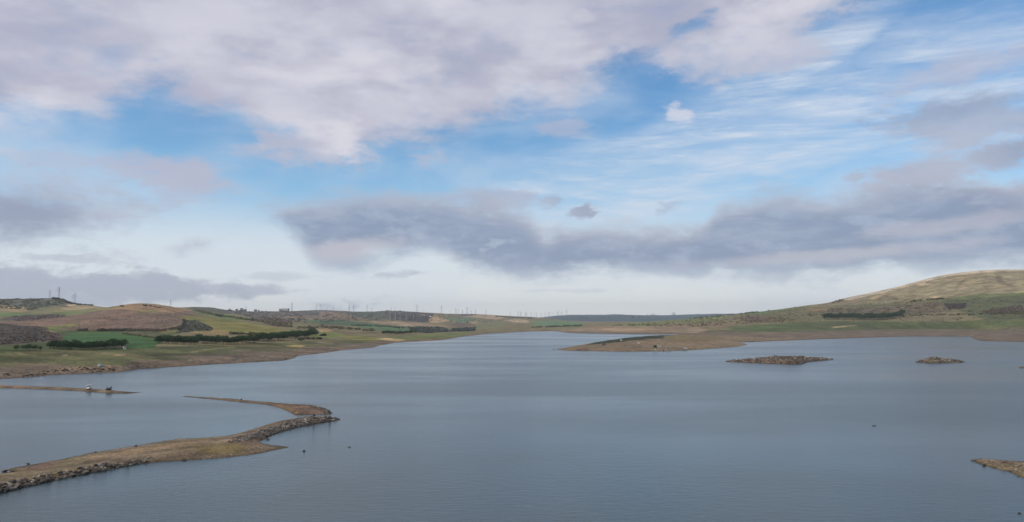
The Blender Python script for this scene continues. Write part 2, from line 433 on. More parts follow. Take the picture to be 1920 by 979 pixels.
def build_terrain():
    px = np.concatenate([np.arange(-1400, -60, 12), np.arange(-60, 1980, 1.6), np.arange(1980, 3300, 12)])
    Xs, Ys, Zs = [], [], []
    tr = []
    ug = np.arange(-1700, 3600, 2.0)
    def smooth(k, s_):
        y = np.interp(ug, *k)
        if s_ > 0:
            w = np.exp(-0.5 * (np.arange(-int(3 * s_), int(3 * s_) + 1) / s_) ** 2); w /= w.sum(); h = len(w) // 2
            y = np.convolve(np.pad(y, h, mode='edge'), w, 'valid')
        return np.interp(px, ug, y)
    for ti, (kind, a, b) in enumerate(TR):
        y = smooth(kn(a), (1, 10, 14, 16, 6, 16, 4, 20, 5, 20)[ti]); v = smooth(kn(b), 34)
        if kind == 'z':
            dx, dy, dz = ray(px, y); t = (v - CAM_H) / dz
            X, Y, Z = dx * t, dy * t, v
        else:
            X, Y, Z = at_d(px, y, v)
        az = np.arctan2(X, Y); D = np.hypot(X, Y)
        tr.append((az, D, Z + 0 * az))
    az0 = np.arctan((px - 960) / F)
    Ds, Zz = [], []
    for az, D, Z in tr:
        Ds.append(np.interp(az0, az, D)); Zz.append(np.interp(az0, az, Z))
    for i in range(1, len(Ds)):
        Ds[i] = np.maximum(Ds[i], Ds[i - 1] * 1.02 + 8)
    D_all, Z_all, T_all = [], [], []
    d0 = Ds[0]
    for k, f in enumerate((0.90, 0.97, 0.993)):
        D_all.append(d0 * f); Z_all.append(np.full_like(d0, (-4.0, -1.6, -0.4)[k])); T_all.append(-1 + 0 * d0)
    for i, n in enumerate(ROWS):
        for j in range(n):
            t = j / n
            D_all.append(Ds[i] * (1 - t) + Ds[i + 1] * t); Z_all.append(Zz[i] * (1 - t) + Zz[i + 1] * t)
            T_all.append(i + t + 0 * d0)
    D_all.append(Ds[-1]); Z_all.append(Zz[-1]); T_all.append(len(ROWS) + 0 * d0)
    D = np.array(D_all); Z = np.array(Z_all); T = np.array(T_all)
    # round the creases between tracks, away from the shore
    Zs_ = Z.copy()
    for _ in range(14):
        Zs_[1:-1] = (Zs_[:-2] + 2 * Zs_[1:-1] + Zs_[2:]) / 4
    w = np.clip(T - 0.1, 0, 1) * np.clip((9 - T), 0, 1)
    crest = np.exp(-((T - 4) / 0.12) ** 2) + np.exp(-((T - 6) / 0.12) ** 2) + np.exp(-((T - 8) / 0.12) ** 2)
    w = w * (1 - 0.8 * np.clip(crest, 0, 1))
    Z = Z * (1 - w) + Zs_ * w
    X = D * np.sin(az0)[None]; Y = D * np.cos(az0)[None]
    amp = np.interp(T, [0, 0.15, 1, 2, 3, 4, 5, 8, 9], [0.0, 0.12, 0.35, 0.8, 2.0, 2.2, 4, 6, 0])
    wl = np.interp(T, [0, 1, 2, 3, 4, 8], [18, 30, 60, 120, 160, 500])
    n = fbm(X / 110, Y / 170, 5, 3) * 1.3 + np.abs(fbm(X / 60 + 5, Y / 90, 4, 31)) * -0.9
    Z = Z + amp * (n + 0.12) * 1.1
    Z = np.where((T > 0.02), np.maximum(Z, 0.06 + 0.02 * T), Z)
    base = np.zeros(X.shape + (3,))
    beach = lin((113, 100, 84)) / K_ALB; wetb = lin((92, 78, 66)) / K_ALB; grass = lin((84, 88, 54)) / K_ALB
    up = lin((112, 108, 76)) / K_ALB
    nn = fbm(X / 60, Y / 18, 5, 77); n2 = fbm(X / 14, Y / 5, 4, 78)
    t = np.clip((T - 0.75 + nn * 1.6 + n2 * .5) / 0.35, 0, 1)[..., None]
    base = beach * (1 - t) + grass * t
    t = np.clip((T - 1.35 + nn * 2.0) / 0.3, 0, 1)[..., None] * np.clip((nn + 0.02) * 8, 0, 1)[..., None]
    base = base * (1 - 0.7 * t) + lin((118, 108, 78)) / K_ALB * 0.7 * t
    t = np.clip((T - 2.6) / 0.4, 0, 1)[..., None]
    base = base * (1 - t) + up * t
    t = np.clip(1 - T / 0.10, 0, 1)[..., None]
    base = base * (1 - t) + wetb * t
    # old water lines on the drying shore
    t = (np.sin(Z * 26 + nn * 9) * np.clip(1 - T, 0, 1) * 0.10)[..., None]
    base = base * (1 + t)
    col = paint(X, Y, Z, base)
    rg = lin((58, 78, 84)) / K_ALB * (1 + 0.5 * fbm(X / 260, Y / 500, 5, 61))[..., None]  # far ridge: blue of the distance haze mixed into the ground colour
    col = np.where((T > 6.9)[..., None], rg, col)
    for _ in range(3):      # field margins grade over a few metres
        c2 = col.copy(); c2[:, 1:-1] = (col[:, :-2] + 2 * col[:, 1:-1] + col[:, 2:]) / 4; col = c2
    c2 = col.copy(); c2[1:-1] = (col[:-2] + 2 * col[1:-1] + col[2:]) / 4; col = c2
    col = np.where((T < 0.45)[..., None], base, col)
    o = grid_mesh('hills', X, Y, Z, col, M['land'])
    tag(o, 'rolling far shore with green fields, brown hills and a drying beach', None, None, 'structure')
    return az0, D, Z

AZ0, TD, TZ = build_terrain()

def ground_at(x, y):
    """height of the far terrain under (x, y)"""
    az = math.atan2(x, y); D = math.hypot(x, y)
    j = int(np.clip(np.searchsorted(AZ0, az), 1, len(AZ0) - 1))
    w = (az - AZ0[j - 1]) / (AZ0[j] - AZ0[j - 1]); w = min(max(w, 0), 1)
    return float((1 - w) * np.interp(D, TD[:, j - 1], TZ[:, j - 1]) + w * np.interp(D, TD[:, j], TZ[:, j]))

_az_tan = None
def hit(px, py):
    """first point of the far terrain seen at that place of the view"""
    dx, dy, dz = [float(v) for v in ray(px, py)]
    hd = math.hypot(dx, dy); az = math.atan2(dx, dy)
    j = int(np.clip(np.searchsorted(AZ0, az), 1, len(AZ0) - 1))
    w = min(max((az - AZ0[j - 1]) / (AZ0[j] - AZ0[j - 1]), 0), 1)
    Dc = (1 - w) * TD[:, j - 1] + w * TD[:, j]; Zc = (1 - w) * TZ[:, j - 1] + w * TZ[:, j]
    lz = CAM_H + dz / hd * Dc
    k = np.nonzero(Zc >= lz)[0]
    k = k[(k > 3)]
    if len(k) == 0: return None
    i = k[0]
    a = (lz[i - 1] - Zc[i - 1]); b = (Zc[i] - lz[i]); t = a / (a + b + 1e-9)
    D = Dc[i - 1] + t * (Dc[i] - Dc[i - 1])
    return D * dx / hd, D * dy / hd, CAM_H + dz / hd * D

def skyline(px, dmin=0, dmax=1e9):
    """highest-looking point of the terrain in that direction"""
    az = math.atan((px - 960) / F)
    j = int(np.clip(np.searchsorted(AZ0, az), 0, len(AZ0) - 1))
    D = TD[:, j]; m = (D > dmin) & (D < dmax)
    e = np.where(m, (TZ[:, j] - CAM_H) / D, -9); i = int(np.argmax(e))
    return D[i] * math.sin(az), D[i] * math.cos(az), float(TZ[i, j])

# ------------------------------------------------------------------ spits, islands, peninsula
LOW = {}
def plan(s):
    """outline 'px,py,slope[,z]' on the water plane -> plan polygon with a bank slope per edge"""
    P = [[float(q) for q in p.split(',')] for p in s.split()]
    xy = [tuple(float(v) for v in at_z(p[0], p[1], 0.0)) for p in P]
    return np.array(xy), np.array([p[2] for p in P])

def bank(x, y, poly, sl):
    inside = np.zeros(x.shape, bool); n = len(poly)
    best = np.full(x.shape, 1e9); dist = np.full(x.shape, 1e9)
    for i in range(n):
        x1, y1 = poly[i]; x2, y2 = poly[(i + 1) % n]
        if y1 != y2:
            inside ^= ((y1 > y) != (y2 > y)) & (x < (x2 - x1) * (y - y1) / (y2 - y1) + x1)
        ex, ey = x2 - x1, y2 - y1; L = ex * ex + ey * ey + 1e-9
        t = np.clip(((x - x1) * ex + (y - y1) * ey) / L, 0, 1)
        d = np.hypot(x - x1 - t * ex, y - y1 - t * ey)
        s = sl[i] * (1 - t) + sl[(i + 1) % n] * t
        best = np.minimum(best, d * s); dist = np.minimum(dist, d)
    return inside, best, dist

def make_low(name, label, outline, H, res, nz=0.12, base=(112, 98, 74), base2=(104, 96, 62), peak=None, rough_edge=0.5):
    poly, sl = plan(outline)
    az = np.arctan2(poly[:, 0], poly[:, 1]); D = np.hypot(poly[:, 0], poly[:, 1])
    a0, a1 = az.min() - 0.004, az.max() + 0.004; d0, d1 = D.min() * 0.985, D.max() * 1.015
    nx = int(min(900, (a1 - a0) * F / res)) + 2
    ny = int(min(420, (CAM_H * F / d0 - CAM_H * F / d1) / (res * 0.6))) + 8
    A = np.linspace(a0, a1, nx)[None, :]; Dg = (1 / np.linspace(1 / d0, 1 / d1, ny))[:, None]
    X = Dg * np.sin(A); Y = Dg * np.cos(A)
    wob = rough_edge
    jx = fbm(X / 3.0, Y / 3.0, 4, 5) * 1.6 * wob; jy = fbm(X / 3.0 + 40, Y / 3.0, 4, 6) * 2.2 * wob
    ins, b, dist = bank(X + jx, Y + jy, poly, sl)
    h = H
    if peak is not None:
        h = peak(*project(X, Y, 0 * X))
    Z = h * (1 - np.exp(-b / np.maximum(h, 0.05)))
    Z = Z + nz * fbm(X / 2.5, Y / 2.5, 5, 8) * np.clip(b * 2, 0, 1) + nz * 2.2 * fbm(X / 14, Y / 14, 3, 9) * np.clip(b, 0, 1)
    Z = np.where(ins, np.maximum(Z, 0.01), -np.minimum(dist * 0.35, 1.5) - 0.02)
    n1 = fbm(X / 9, Y / 14, 4, 21); n2 = fbm(X / 2.2, Y / 2.8, 4, 22)
    t = np.clip(0.5 + n1 * 2.4, 0, 1)[..., None]
    A1 = lin(base) / K_ALB; A2 = lin(base2) / K_ALB
    col = A1 * (1 - t) + A2 * t
    col = col * (1 + n2[..., None] * 0.5)
    col = paint(X, Y, Z, col)
    wet = np.clip(1 - Z / 0.22, 0, 1)[..., None]
    col = col * (1 - 0.55 * wet)
    o = grid_mesh(name, X, Y, Z, col, M['spit'])
    tag(o, label, None, None, 'structure')
    LOW[name] = (poly, sl, A[0], Dg[:, 0], Z)
    return o

make_low('near_spit', 'long low earth spit with stone banks running into the water from the left',
  '-420,1040,.5 -120,953,.6 0,924,.6 50,912,.6 100,901,.6 150,890,.6 200,881,.6 240,873.5,.5 270,868.5,.35 345,863.5,.25 400,860.5,.2 470,853.5,.12 510,845.5,.1 543,838,.1 512,834.5,.1 492,831,.2 484,828,.4 500,821,.5 522,811,.5 560,801,.55 600,793.5,.55 638,787,.3 634,785,.4 600,786,.5 570,787,.5 540,790,.5 512,793,.4 497,797,.2 480,803,.2 460,809,.2 430,817,.15 400,820,.15 330,823.5,.15 290,830,.15 250,837,.15 170,849,.12 110,862,.1 60,871,.06 28,876,.06 14,882,.1 20,885,.12 0,888,.15 -120,905,.2 -420,950,.2',
  1.35, 1.3, base=(122, 107, 88), base2=(113, 102, 80))
make_low('middle_spit', 'curved low earth spit with a stone fringe behind the near causeway',
  '336,743,.2 400,749,.35 450,754,.4 495,758,.45 520,763.5,.45 540,771,.5 552,778,.5 580,777.5,.5 612,777.5,.5 622,775.5,.5 616,770,.5 606,765.5,.5 590,762,.4 560,759.5,.3 500,755,.25 430,748.5,.2 370,744.5,.15 345,742.5,.1',
  0.75, 1.2, base=(122, 100, 80), base2=(114, 98, 76))
make_low('far_spit', 'thin straight earth spit carrying the white hatchback',
  '-300,717,.5 -80,724,.5 0,727.5,.6 50,728.7,.6 100,730.7,.6 150,733,.6 200,736.8,.6 240,737.4,.5 272,735.8,.1 236,734.8,.2 200,732.5,.5 150,729.5,.5 100,727.3,.5 50,725.7,.5 0,724,.5 -80,720,.5 -300,712,.3',
  1.0, 1.2, base=(126, 108, 90), base2=(112, 100, 80))
make_low('right_spit', 'bare brown earth spit entering from the lower right edge',
  '1820,861.5,.2 1828,867,.3 1842,873,.3 1862,878.5,.3 1892,884.5,.4 1905,891,.4 1922,901,.4 2000,935,.4 2200,1010,.4 2400,960,.2 2300,890,.2 1980,868,.2 1920,865,.2 1885,863.5,.2 1850,861.5,.2 1832,860.5,.2',
  1.0, 1.3, base=(120, 106, 86), base2=(110, 100, 76))
def pen_h(px, py):
    back = np.clip((648 - py) / 12, 0, 1)
    return 1.5 + back * np.interp(px, [1040, 1110, 1180, 1280, 1330, 1420], [0.2, 1.7, 2.7, 2.5, 1.2, 0.4])
make_low('peninsula', 'low sandy peninsula with vehicles parked on its shore',
  '1038,655.3,.1 1060,657.5,.25 1100,658.2,.3 1150,659.2,.3 1200,659.3,.3 1245,658.6,.3 1290,656.8,.3 1340,653.6,.3 1385,650,.25 1402,646.5,.12 1394,643.5,.12 1387,641.5,.1 1460,639,.1 1560,634,.05 1500,630.5,.05 1400,630,.05 1330,630.6,.08 1300,631.2,.3 1250,632,.45 1200,634,.5 1150,638.5,.5 1110,643.5,.35 1080,648.5,.2 1055,653,.12',
  2.1, 1.2, nz=.4, base=(130, 113, 92), base2=(120, 106, 82), rough_edge=1.0, peak=pen_h)

def isl_h(px, py):
    return (1 + 1.1 * fbm(px / 9.0, py * 1.3, 3, 88)) * np.interp(px, [1355, 1380, 1410, 1440, 1480, 1505, 1512, 1530, 1556, 1566], [.2, 1.0, 1.3, 1.9, 2.3, 2.2, 1.1, 1.0, .8, .2])
make_low('stone_island', 'long low island heaped with brown stones', 
  '1358,678,0.96 1400,680,1.20 1450,681.8,1.44 1490,683,1.44 1506,682.5,1.44 1508,680,1.44 1530,677,1.20 1560,675,0.96 1563,673.6,0.96 1530,673.5,1.20 1500,674,1.44 1450,674.5,1.44 1400,676,1.20',
  2.0, 0.9, nz=.5, base=(112, 96, 84), base2=(96, 82, 70), peak=isl_h)
def isl2_h(px, py):
    return np.interp(px, [1715, 1728, 1742, 1750, 1758, 1766, 1785, 1800, 1810], [.2, .9, 2.1, 3.1, 2.4, 1.6, 1.2, .6, .2])
make_low('small_stone_island', 'short peaked island of pale stones near the right edge',
  '1717,679.6,1.20 1740,680.8,1.40 1770,681,1.40 1795,680.4,1.20 1809,679.6,0.80 1795,677.4,1.00 1770,676.4,1.20 1740,676.6,1.20',
  2.0, 0.9, nz=.4, base=(120, 108, 92), base2=(104, 94, 80), peak=isl2_h)

def low_z(name, x, y):
    poly, sl, A, Dg, Z = LOW[name]
    az = math.atan2(x, y); D = math.hypot(x, y)
    j = (az - A[0]) / (A[-1] - A[0]) * (len(A) - 1)
    i = (1 / D - 1 / Dg[0]) / (1 / Dg[-1] - 1 / Dg[0]) * (len(Dg) - 1)
    if j < 0 or i < 0 or j > len(A) - 2 or i > len(Dg) - 2: return -1.0
    a, b = int(i), int(j); u, v = i - a, j - b
    return float(Z[a, b] * (1 - u) * (1 - v) + Z[a + 1, b] * u * (1 - v) + Z[a, b + 1] * (1 - u) * v + Z[a + 1, b + 1] * u * v)

def any_z(x, y):
    z = ground_at(x, y)
    for k in LOW: z = max(z, low_z(k, x, y))
    return z

def stand(px, py, dry=False):
    """first ground or water point met along that line of sight; dry: step down the view until it is land"""
    for step in range(22 if dry else 1):
        dx, dy, dz = [float(v) for v in ray(px, py + 0.3 * step)]
        hd = math.hypot(dx, dy); D = 110.0; g = -1
        while D < 2600:
            x, y = D * dx / hd, D * dy / hd; lz = CAM_H + dz / hd * D
            g = any_z(x, y)
            if g >= lz or lz < 0: break
            D += max(0.15, D * 0.0012)
        if g > 0.12 or not dry: break
    return x, y, g

# ------------------------------------------------------------------ water, lake bed, bank under the viewpoint
def water_material():
    m, nt, b = new_mat('lake_water')
    geo = N(nt, 'ShaderNodeNewGeometry'); P = geo.outputs['Position']
    mp = N(nt, 'ShaderNodeMapping'); mp.inputs['Rotation'].default_value = (0, 0, 0.35); mp.inputs['Scale'].default_value = (0.7, 1.7, 1)
    nt.links.new(P, mp.inputs[0])
    w1 = noise(nt, mp.outputs[0], 0.55, 6, 0.62, 0.2)
    mp2 = N(nt, 'ShaderNodeMapping'); mp2.inputs['Rotation'].default_value = (0, 0, -0.35); mp2.inputs['Scale'].default_value = (0.004, 0.011, 1)
    nt.links.new(P, mp2.inputs[0])
    st = noise(nt, mp2.outputs[0], 1.0, 5, 0.55, 0.6)
    calm = mrange(nt, st, 0.38, 0.66, 0.0, 1.0)
    c = mixcol(nt, (0.028, 0.056, 0.066), (0.038, 0.062, 0.064), calm)
    nt.links.new(c, b.inputs['Base Color'])
    b.inputs['IOR'].default_value = 1.33
    nt.links.new(mrange(nt, st, 0.35, 0.65, 0.16, 0.24), b.inputs['Roughness'])
    bp = N(nt, 'ShaderNodeBump'); bp.inputs['Distance'].default_value = 0.55
    nt.links.new(mrange(nt, st, 0.35, 0.7, 0.12, 0.30), bp.inputs['Strength'])
    nt.links.new(w1, bp.inputs['Height']); nt.links.new(bp.outputs[0], b.inputs['Normal'])
    return m
M['water'] = water_material()

def sheet(name, x0, x1, y0, y1, z, mat, n=1):
    bm = bmesh.new()
    v = [bm.verts.new(p) for p in ((x0, y0, z), (x1, y0, z), (x1, y1, z), (x0, y1, z))]
    bm.faces.new(v)
    return bm_obj(name, bm, mat)
tag(sheet('water', -3500, 3500, 20, 3900, 0, M['water']), 'rippled grey-blue lake', None, None, 'structure')
bed = sheet('ground', -13500, 13500, -900, 13000, -4.6, simple('lake_bed', (0.11, 0.1, 0.07), .95, scale=.02))
tag(bed, 'muddy bed under the lake', None, None, 'structure')
def near_bank():
    n, m_ = 60, 40
    x = np.linspace(-400, 400, n)[None, :] + np.zeros((m_, 1)); y = np.linspace(-220, 52, m_)[:, None] + np.zeros((1, n))
    z = np.interp(y, [-220, 4, 52], [26, 24.8, -2.5]) + fbm(x / 12, y / 12, 4, 4) * 0.8
    col = np.zeros(x.shape + (3,)) + lin((96, 92, 62)) / K_ALB
    o = grid_mesh('bank', x, y, z, col, M['spit']); tag(o, 'grassy bank under the viewpoint', None, None, 'structure')
near_bank()

# ------------------------------------------------------------------ rocks
def rock_proto(k):
    r = random.Random(100 + k); bm = bmesh.new()
    for _ in range(r.randint(16, 26)):
        v = Vector((r.gauss(0, 1), r.gauss(0, 1), r.gauss(0, 1))).normalized()
        v = Vector((v.x * r.uniform(.42, .55), v.y * r.uniform(.34, .45), v.z * r.uniform(.24, .36)))
        bm.verts.new(v)
    h = bmesh.ops.convex_hull(bm, input=bm.verts[:])
    bmesh.ops.delete(bm, geom=[g for g in h['geom_interior'] if isinstance(g, bmesh.types.BMVert)], context='VERTS')
    lo = [v for v in bm.verts if not v.link_faces]
    if lo: bmesh.ops.delete(bm, geom=lo, context='VERTS')
    bmesh.ops.bevel(bm, geom=bm.edges[:], offset=0.015, segments=1, affect='EDGES', clamp_overlap=True)
    bmesh.ops.triangulate(bm, faces=bm.faces[:])
    me = bpy.data.meshes.new('boulder'); bm.to_mesh(me); bm.free()
    me.materials.append(M['rock'])
    return me
ROCKS = [rock_proto(k) for k in range(9)]
RV = []
for me in ROCKS:
    v = np.empty(len(me.vertices) * 3, np.float32); me.vertices.foreach_get('co', v)
    f = np.empty(len(me.loops), np.int32); me.loops.foreach_get('vertex_index', f)
    RV.append((v.reshape(-1, 3), f.reshape(-1, 3)))

def pile(name, items, mats, protos, cols=None):
    """one mesh out of many small pieces; items: (x, y, z, sx, sy, sz, rz, k)"""
    V, Fc, CC = [], [], []; off = 0
    for q, (x, y, z, sx, sy, sz, rz, k) in enumerate(items):
        v, f = protos[k % len(protos)]
        a = v * np.array([sx, sy, sz], np.float32)
        tl = (q * 0.618) % 1 * 0.7 - 0.35
        ct, st_ = math.cos(tl), math.sin(tl)
        a = np.stack([a[:, 0], a[:, 1] * ct - a[:, 2] * st_, a[:, 1] * st_ + a[:, 2] * ct], 1)
        c, s = math.cos(rz), math.sin(rz)
        a = np.stack([a[:, 0] * c - a[:, 1] * s + x, a[:, 0] * s + a[:, 1] * c + y, a[:, 2] + z], 1)
        V.append(a); Fc.append(f + off); off += len(v)
        if cols is not None: CC.append(np.repeat(np.asarray(cols[q])[None], len(v), 0))
    V = np.concatenate(V).astype(np.float32); Fc = np.concatenate(Fc).astype(np.int32)
    me = bpy.data.meshes.new(name)
    me.vertices.add(len(V)); me.vertices.foreach_set('co', V.ravel())
    me.loops.add(Fc.size); me.loops.foreach_set('vertex_index', Fc.ravel())
    me.polygons.add(len(Fc))
    me.polygons.foreach_set('loop_start', np.arange(0, Fc.size, 3, dtype=np.int32))
    me.polygons.foreach_set('loop_total', np.full(len(Fc), 3, np.int32))
    me.update(calc_edges=True)
    if cols is not None: bake_field(me, np.concatenate(CC))
    return link_mesh(name, me, mats)

ANGLER = [float(v) for v in at_d(618, 780.6, 221.0)]
SITTER = [float(v) for v in at_d(587.5, 783.4, 217.0)]
def crowded(x, y, r):
    return any(math.hypot(x - p_[0], y - p_[1]) < r or (abs(x - p_[0] * y / p_[1]) < .5 and 0 < p_[1] - y < 2.4 and r > 1) for p_ in (ANGLER, SITTER))

def boulder(x, y, z, s, label, group=None, flat=1.0):
    o = bpy.data.objects.new('boulder', random.choice(ROCKS)); C.objects.link(o)
    o.location = (x, y, z); k = random.uniform(.85, 1.2)
    o.scale = (s * random.uniform(1, 1.4), s * random.uniform(.8, 1.1), s * k * flat)
    o.rotation_euler = (random.uniform(-.4, .4), random.uniform(-.4, .4), random.uniform(0, 6.28))
    tag(o, label, 'boulder', group)
    return o

def along(line, n):
    P = np.array(line); L = np.r_[0, np.cumsum(np.hypot(*(np.diff(P, axis=0).T)))]
    t = np.linspace(0, L[-1], n)
    return np.interp(t, L, P[:, 0]), np.interp(t, L, P[:, 1])

RUB = []   # rubble stuff: (x, y, z, s)
def rub(x, y, z, s):
    RUB.append((x, y, z, s * random.uniform(.9, 1.5), s * random.uniform(.7, 1.1), s * random.uniform(.7, 1.1), random.uniform(0, 6.28), random.randrange(9)))

def jit(x, y, r):
    return x + random.gauss(0, r), y + random.gauss(0, r)

# bank of big stones along the near spit
front = plan('-60,939,1 0,924.5,1 50,912.5,1 100,901.5,1 150,890.5,1 200,881.5,1 240,874,1 272,868.5,1')[0]
L_near = 'grey boulder in the stone bank along the foot of the near spit'
n_b = 0
for row, (off, sz) in enumerate(((0.1, 1.05), (1.0, 0.95), (1.9, 0.8))):
    xs, ys = along(front, 52)
    for i in range(52):
        if random.random() < 0.10 + 0.08 * row: continue
        i2 = min(i + 1, 51); tx, ty = xs[i2] - xs[i2 - 1], ys[i2] - ys[i2 - 1]; l = math.hypot(tx, ty)
        nx_, ny_ = -ty / l, tx / l
        if ny_ < 0: nx_, ny_ = -nx_, -ny_
        fade = 1 if i < 42 else 0.6
        x = xs[i] + nx_ * off * fade + random.gauss(0, .22); y = ys[i] + ny_ * off * fade + random.gauss(0, .22)
        z = low_z('near_spit', x, y)
        boulder(x, y, max(z, -0.05) + 0.12, sz * random.choice((random.uniform(.55, .95), random.uniform(.9, 1.65))) * (1 if i < 42 else .7), L_near, 'boulders of the near stone bank', .95); n_b += 1
for _ in range(380):
    t = random.random(); i = t * 51; xs_, ys_ = float(np.interp(i, range(52), xs)), float(np.interp(i, range(52), ys))
    x, y = xs_ + random.uniform(-.5, .4), ys_ + random.uniform(-0.3, 3.2)
    rub(x, y, max(low_z('near_spit', x, y), -.1) + .05, random.uniform(.2, .55))

# causeway heaped with stones
spine = plan('455,825,1 480,820,1 505,812,1 530,805,1 560,797.5,1 590,791.5,1 615,788.5,1 634,786.8,1')[0]
L_cause = 'brown boulder heaped on the causeway where the two anglers are'
sx_, sy_ = along(spine, 400)
cnt = 0
while cnt < 118:
    i = random.randrange(400); x, y = sx_[i] + random.gauss(0, .5), sy_[i] + random.uniform(-6.5, 6.5)
    z = low_z('near_spit', x, y)
    if z < 0.0 or crowded(x, y, 1.3): continue
    boulder(x, y, z + .1, random.uniform(.5, 1.15), L_cause, 'boulders heaped on the causeway'); cnt += 1
for _ in range(7500):
    i = random.randrange(400); x, y = sx_[i] + random.gauss(0, .6), sy_[i] + random.uniform(-9, 13)
    z = low_z('near_spit', x, y)
    if z < -0.12 or crowded(x, y, .8): continue
    rub(x, y, z + .04, random.uniform(.18, .62))
# stony fringe of the middle spit
fr = plan('350,743.2,1 430,748.8,1 500,755.2,1 560,759.8,1 590,762.3,1 606,765.5,1 616,770,1 620,775,1')[0]
fx, fy = along(fr, 300)
for _ in range(700):
    t = random.random() ** .7; i = int(t * 299); w = 0.35 + 1.6 * max(0, (i - 190) / 110)
    x, y = jit(fx[i], fy[i], w); z = low_z('middle_spit', x, y)
    if z < -0.15: continue
    rub(x, y, z + .05, random.uniform(.2, .6) * (1.25 if i > 200 else 1))
for _ in range(260):
    px = random.uniform(545, 618); py = random.uniform(760, 777)
    x, y = [float(v) for v in at_z(px, py, .5)]; z = low_z('middle_spit', x, y)
    if z > 0.02: rub(x, y, z + .03, random.uniform(.12, .4))
# islands, all stone
for nm, (p0, p1, q0, q1), n, s0, s1 in (('stone_island', (1358, 1566, 670, 684), 3800, .5, 1.7), ('small_stone_island', (1716, 1811, 674, 682), 1500, .5, 1.6)):
    for _ in range(n):
        px, py = random.uniform(p0, p1), random.uniform(q0, q1)
        x, y = [float(v) for v in at_z(px, py, 0)]; z = low_z(nm, x, y)
        if z > -0.25: rub(x, y, z + random.uniform(-.1, .45), (s0 + (s1 - s0) * random.random() ** 2.2) * (1.15 if z > .4 else .8))
# stones scattered on the shores of the low land
def scatter_low(nm, p0, p1, q0, q1, n, s0, s1, zmax=9):
    for _ in range(n):
        px, py = random.uniform(p0, p1), random.uniform(q0, q1)
        x, y = [float(v) for v in at_z(px, py, 0)]; z = low_z(nm, x, y)
        if -0.1 < z < zmax: rub(x, y, z, random.uniform(s0, s1))
scatter_low('near_spit', 0, 545, 820, 900, 1500, .06, .22)
scatter_low('near_spit', 270, 545, 832, 868, 2200, .08, .34, .45)
scatter_low('near_spit', 110, 440, 815, 865, 1800, .08, .4, .3)
scatter_low('far_spit', 0, 270, 722, 738, 900, .15, .45)
scatter_low('right_spit', 1818, 1930, 858, 905, 700, .1, .5)
scatter_low('peninsula', 1040, 1400, 628, 660, 2600, .15, .7)
scatter_low('peninsula', 1040, 1400, 644, 660, 1600, .3, 1.0, .7)
# stones on the drying far shore
for _ in range(2600):
    px = random.uniform(0, 640); w = float(np.interp(px, *kn(TR[0][1])))
    py = w - abs(random.gauss(0, 1)) * 9
    p = hit(px, py)
    if p: rub(p[0], p[1], p[2] + .05, random.uniform(.15, .65))
def stones_poly(poly, n, s0, s1):
    P = np.array(pts(poly)); (x0, y0), (x1, y1) = P.min(0), P.max(0); k = t = 0
    while k < n and t < n * 15:
        t += 1; a, b = random.uniform(x0, x1), random.uniform(y0, y1)
        if not in_poly(np.array([a]), np.array([b]), P)[0]: continue
        p = hit(a, b); k += 1
        if p: rub(p[0], p[1], p[2], random.uniform(s0, s1))
stones_poly('1575,564 1620,553 1660,545.5 1700,535 1780,514.5 1870,506 1925,506 1925,512 1860,514 1790,521 1745,531 1700,541 1625,560', 380, 1.0, 3.2)
stones_poly('1600,562 1700,537 1780,518 1920,510 1920,545 1780,556 1640,566', 380, 1, 3)
stones_poly('205,580 230,573 330,576 360,583 300,588', 90, .6, 1.8)
o = pile('rubble', RUB, M['rock'], RV); tag(o, 'loose small stones strewn over spits, islands and shores', None, None, 'stuff')

def single(px, py, s, label, dz=0.0, flat=.8):
    x, y, z = stand(px, py)
    return boulder(x, y, max(z, 0) + dz, s, label, None, flat)
single(570, 846, 1.0, 'larger dark rock breaking the water just off the spit tip', .02, .6)
single(655, 838.5, .65, 'small dark rock alone in open water right of the spit tip', .02, .6)
single(1640, 799, 1.2, 'flat dark rock alone in the middle of the open water', .0, .4)
single(1911, 964, .75, 'brown submerged rock in the bottom right corner', .0, .6)
single(1038, 655.2, 1.9, 'dark rock off the pointed tip of the peninsula', .2, .8)
single(346, 864, .9, 'nearly black rock on the lower shore of the near spit', .15)
single(240, 868, 1.15, 'large pale boulder at the right end of the stone bank', .4)
single(8, 884, 1.5, 'dark wet rock in the shallows at the left edge', .1, .5)
single(23, 885, .9, 'small dark rock beside the wet rock at the left edge', .1, .5)
single(53, 878, .7, 'lone stone on the reddish mud of the near spit', .1)
single(53, 870.5, .8, 'flat stone at the muddy back shore of the near spit', .1, .5)
single(255, 837.5, 1.1, 'dark rock sticking up on the back edge of the near spit', .1, .6)
single(178, 849, .9, 'weedy flat rock on the back shore of the near spit', .1, .5)
single(452, 750, 1.1, 'tallest dark stone on the fringe of the middle spit', .15, .7)
single(1880, 867, 1.0, 'black rock on the back shore of the right-hand spit', .15, .6)
single(1846, 873, 1.1, 'pale rock at the tip of the right-hand spit', .1, .6)
single(1826, 864, .9, 'dark stone at the very point of the right-hand spit', .1, .5)
single(500, 819, 1.1, 'whitish boulder at the foot of the causeway bank', .3)
single(503, 825, .8, 'brown stone lying in the water below the causeway', .05)
single(1917, 690, 5.0, 'dark low reef at the right edge beyond the small island', .1, .18)
single(187, 696.5, 2.2, 'dark brown rock at the water below the teal tent', .2, .6)
single(173, 698.5, 1.5, 'dark rock in the water left of the teal tent', .2, .8)
single(141, 696.5, 2.4, 'dark rock cluster stone on the far shore left of the tent', .2, .5)
single(213, 695.5, 1.6, 'dark rock on the far shore right of the tent', .2, .5)
single(535, 673, 3.8, 'long dark rock lying on the point of the far shore', .2, .35)
single(1244, 658, 2.2, 'dark rock under the bank of the peninsula', .2, .7)
